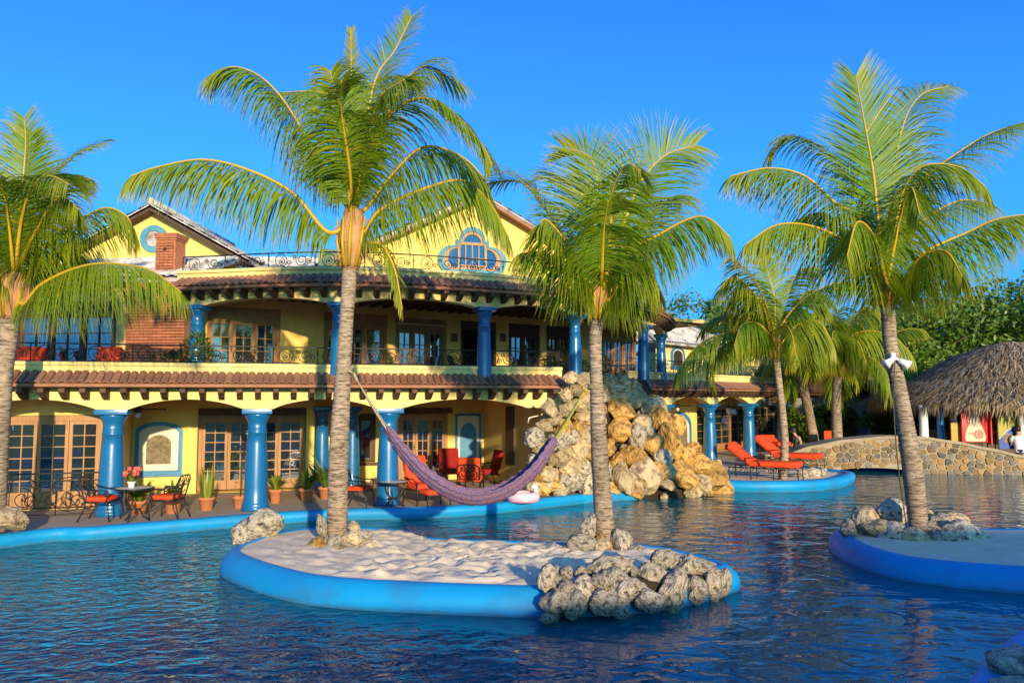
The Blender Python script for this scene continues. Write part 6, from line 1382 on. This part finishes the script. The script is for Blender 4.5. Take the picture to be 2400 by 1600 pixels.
# ------------------------------------------------------------------ people by the bridge
def body(name, pts, edges, rad, m, parent, root=0):
    me = bpy.data.meshes.new(name); me.from_pydata(pts, edges, []); o = bpy.data.objects.new(name, me); COL.objects.link(o)
    o.modifiers.new('skin', 'SKIN'); sv = me.skin_vertices[0].data
    for i, r_ in enumerate(rad): sv[i].radius = (r_, r_)
    sv[root].use_root = True; md = o.modifiers.new('sub', 'SUBSURF'); md.levels = 2; md.render_levels = 2
    bpy.context.view_layer.update(); dg = bpy.context.evaluated_depsgraph_get(); m2 = bpy.data.meshes.new_from_object(o.evaluated_get(dg)); bpy.data.objects.remove(o); m2.materials.clear(); m2.materials.append(m)
    m2.polygons.foreach_set('use_smooth', [True] * len(m2.polygons)); return obj(name, m2, parent)
def person(label, loc, rz, seated, top_m, bottom_m, lean=.15, arms=None, group=None, shirt=False):
    # faces -y; loc is the ground under the pelvis
    t = thing('person', label, 'person', loc, rz, group); ph = .55 if seated else 1.06
    ly = -math.sin(lean); lz = math.cos(lean)
    def T(h, x=0, y=0): return (x, h * ly + y, ph + h * lz)
    pts = [T(0), T(.18), T(.38), T(.58), T(.68), T(.76, 0, -.02), T(.86, 0, -.03), T(.97, 0, -.03)]; rad = [.145, .125, .15, .135, .062, .062, .10, .085]; ed = [(0, 1), (1, 2), (2, 3), (3, 4), (4, 5), (5, 6), (6, 7)]
    def chain(start, ps, rs):
        k = start
        for q, r_ in zip(ps, rs): pts.append(q); rad.append(r_); ed.append((k, len(pts) - 1)); k = len(pts) - 1
    for s in (-1, 1):
        ar = arms or ((.26, -.06, .30), (.24, -.26, .14), (.18, -.40, .06))
        chain(3, [T(.58, s * .19)] + [T(q[2], s * q[0], q[1]) for q in ar], (.065, .05, .042, .035))
        if seated: chain(0, [(s * .10, -.02, ph), (s * .12, -.5, ph + .02), (s * .12, -.56, .08), (s * .12, -.72, .05)], (.10, .075, .05, .04))
        else: chain(0, [(s * .10, 0, ph - .08), (s * .11, -.02, .56), (s * .11, .03, .08), (s * .11, -.16, .04)], (.10, .07, .05, .04))
    body('body', pts, ed, rad, M['skin'], t)
    b = MB(); c = V(T(.93, 0, -.02)); b.lathe([(.02, .145), (.08, .12), (.115, .05), (.118, -.02), (.10, -.1), (.05, -.13)], 14, c + V((0, .025, .02))); b.build('hair', M['hair'], t)
    b = MB(); b.tube([c + V((0, -.10, -.03)), c + V((0, -.135, -.06))], [.012, .018], 6)
    for s in (-1, 1): b.tube([c + V((s * .115, 0, -.03)), c + V((s * .122, .01, -.06))], [.02, .016], 5)
    b.build('face_detail', M['skin'], t)
    if shirt:
        b = MB(); n_ = 16; prof = [(-.05, .19, .15), (.2, .185, .15), (.42, .225, .16), (.56, .235, .15), (.66, .12, .09)]
        vs = [V(T(h, a * math.cos(j * .3927), d_ * math.sin(j * .3927))) for h, a, d_ in prof for j in range(n_)]
        b.add(vs, [(k * n_ + j, k * n_ + (j + 1) % n_, (k + 1) * n_ + (j + 1) % n_, (k + 1) * n_ + j) for k in range(4) for j in range(n_)], 0, True)
        for s in (-1, 1): b.tube([T(.60, s * .16), T(.52, s * .25, -.02), T(.38, s * .27, -.06)], [.09, .085, .075], 10)
        b.build('shirt', top_m, t)
    else:
        b = MB(); n_ = 14
        for h0, h1, a, d_ in ((.32, .45, .165, .165),): b.add([V(T(h, a * math.cos(j * .4488), d_ * math.sin(j * .4488))) for h in (h0, h1) for j in range(n_)], [(j, (j + 1) % n_, n_ + (j + 1) % n_, n_ + j) for j in range(n_)], 0, True)
        for s in (-1, 1): b.tube([T(.45, s * .09, -.13), T(.62, s * .1, -.02)], .012, 4)
        b.build('bikini_top', top_m, t)
    b = MB(); n_ = 14; b.add([V((.165 * math.cos(j * .4488), .16 * math.sin(j * .4488), ph + h)) for h in (-.12, .08) for j in range(n_)], [(j, (j + 1) % n_, n_ + (j + 1) % n_, n_ + j) for j in range(n_)], 0, True); b.build('shorts', bottom_m, t); return t
M['aqua'] = mat('aqua_cloth', (.0, .33, .26), None, 3, .8); M['navy'] = mat('navy_cloth', (.02, .03, .08), None, 3, .8)
p = P(1878, 1046, 36.2); person('woman in a turquoise bikini sitting bent forward behind the left end of the stone bridge', (p.x, p.y, DECK), R(-75), True, M['aqua'], M['aqua'], .45)
p = P(2158, 1030, 36.2); person('sunlit bather seated behind the bridge beside the pale post of the hut', (p.x, p.y, .12), R(20), True, M['pink'], M['navy'], .1)
p = P(2388, 1030, 32.9); person('man in a white shirt with dark hair standing at the right edge before the poster', (p.x, p.y, -.15), R(165), False, M['white'], M['navy'], .08, shirt=True)
# red plastic chair back seen over the bridge
p = P(1948, 1042, 38.5); t = thing('bar_chair', 'red chair back showing over the top of the stone bridge', 'chair', (p.x, p.y, DECK)); b = MB(); b.rbox((0, 0, .55), (.5, .5, .08), .03); b.build('seat', M['dred'], t)
b = MB(); b.rbox((0, .24, .95), (.5, .07, .62), .03); b.build('backrest', M['red'], t)
for sx in (-1, 1):
    for sy in (-1, 1): b = MB(); b.tube([(sx * .21, sy * .2, .52), (sx * .24, sy * .23, 0)], .02, 5); b.build('leg', M['dwood'], t)
# ------------------------------------------------------------------ unseen wall added behind the camera, its stepped top shaped to shade the near islands
gw = thing('shade_wall', 'added unseen cream wall behind the camera that shades the near islands', 'wall', (4, -5, DECK))
b = MB(); xs = [(-14, 3.3), (1.2, 3.36), (2.8, 3.46), (5.6, 3.50), (6.2, 3.64), (9.4, 3.68), (10.8, 3.95), (12.4, 4.9), (26, 4.95)]
pts = [(x - 4, z - DECK) for x, z in xs]; b.prism([(-18, 0), (22, 0)] + pts[::-1], (0, 0, 0), (1, 0, 0), (0, 0, 1), (0, 1, 0), .3); b.build('shade_wall_body', M['cream'], gw)
b = MB()
for (x0, q0), (x1, q1) in zip(pts, pts[1:]): b.prism([(x0, q0), (x1, q1), (x1, q1 + .07), (x0, q0 + .07)], (0, -.06, .002), (1, 0, 0), (0, 0, 1), (0, 1, 0), .42)
b.build('coping', M['tilew'], gw)
# ------------------------------------------------------------------ drafting units -> metres
bpy.context.view_layer.update()
for me in bpy.data.meshes: me.transform(Matrix.Scale(K, 4))
for o in S.objects:
    if o.type in ('MESH', 'EMPTY'): o.location = o.location * K
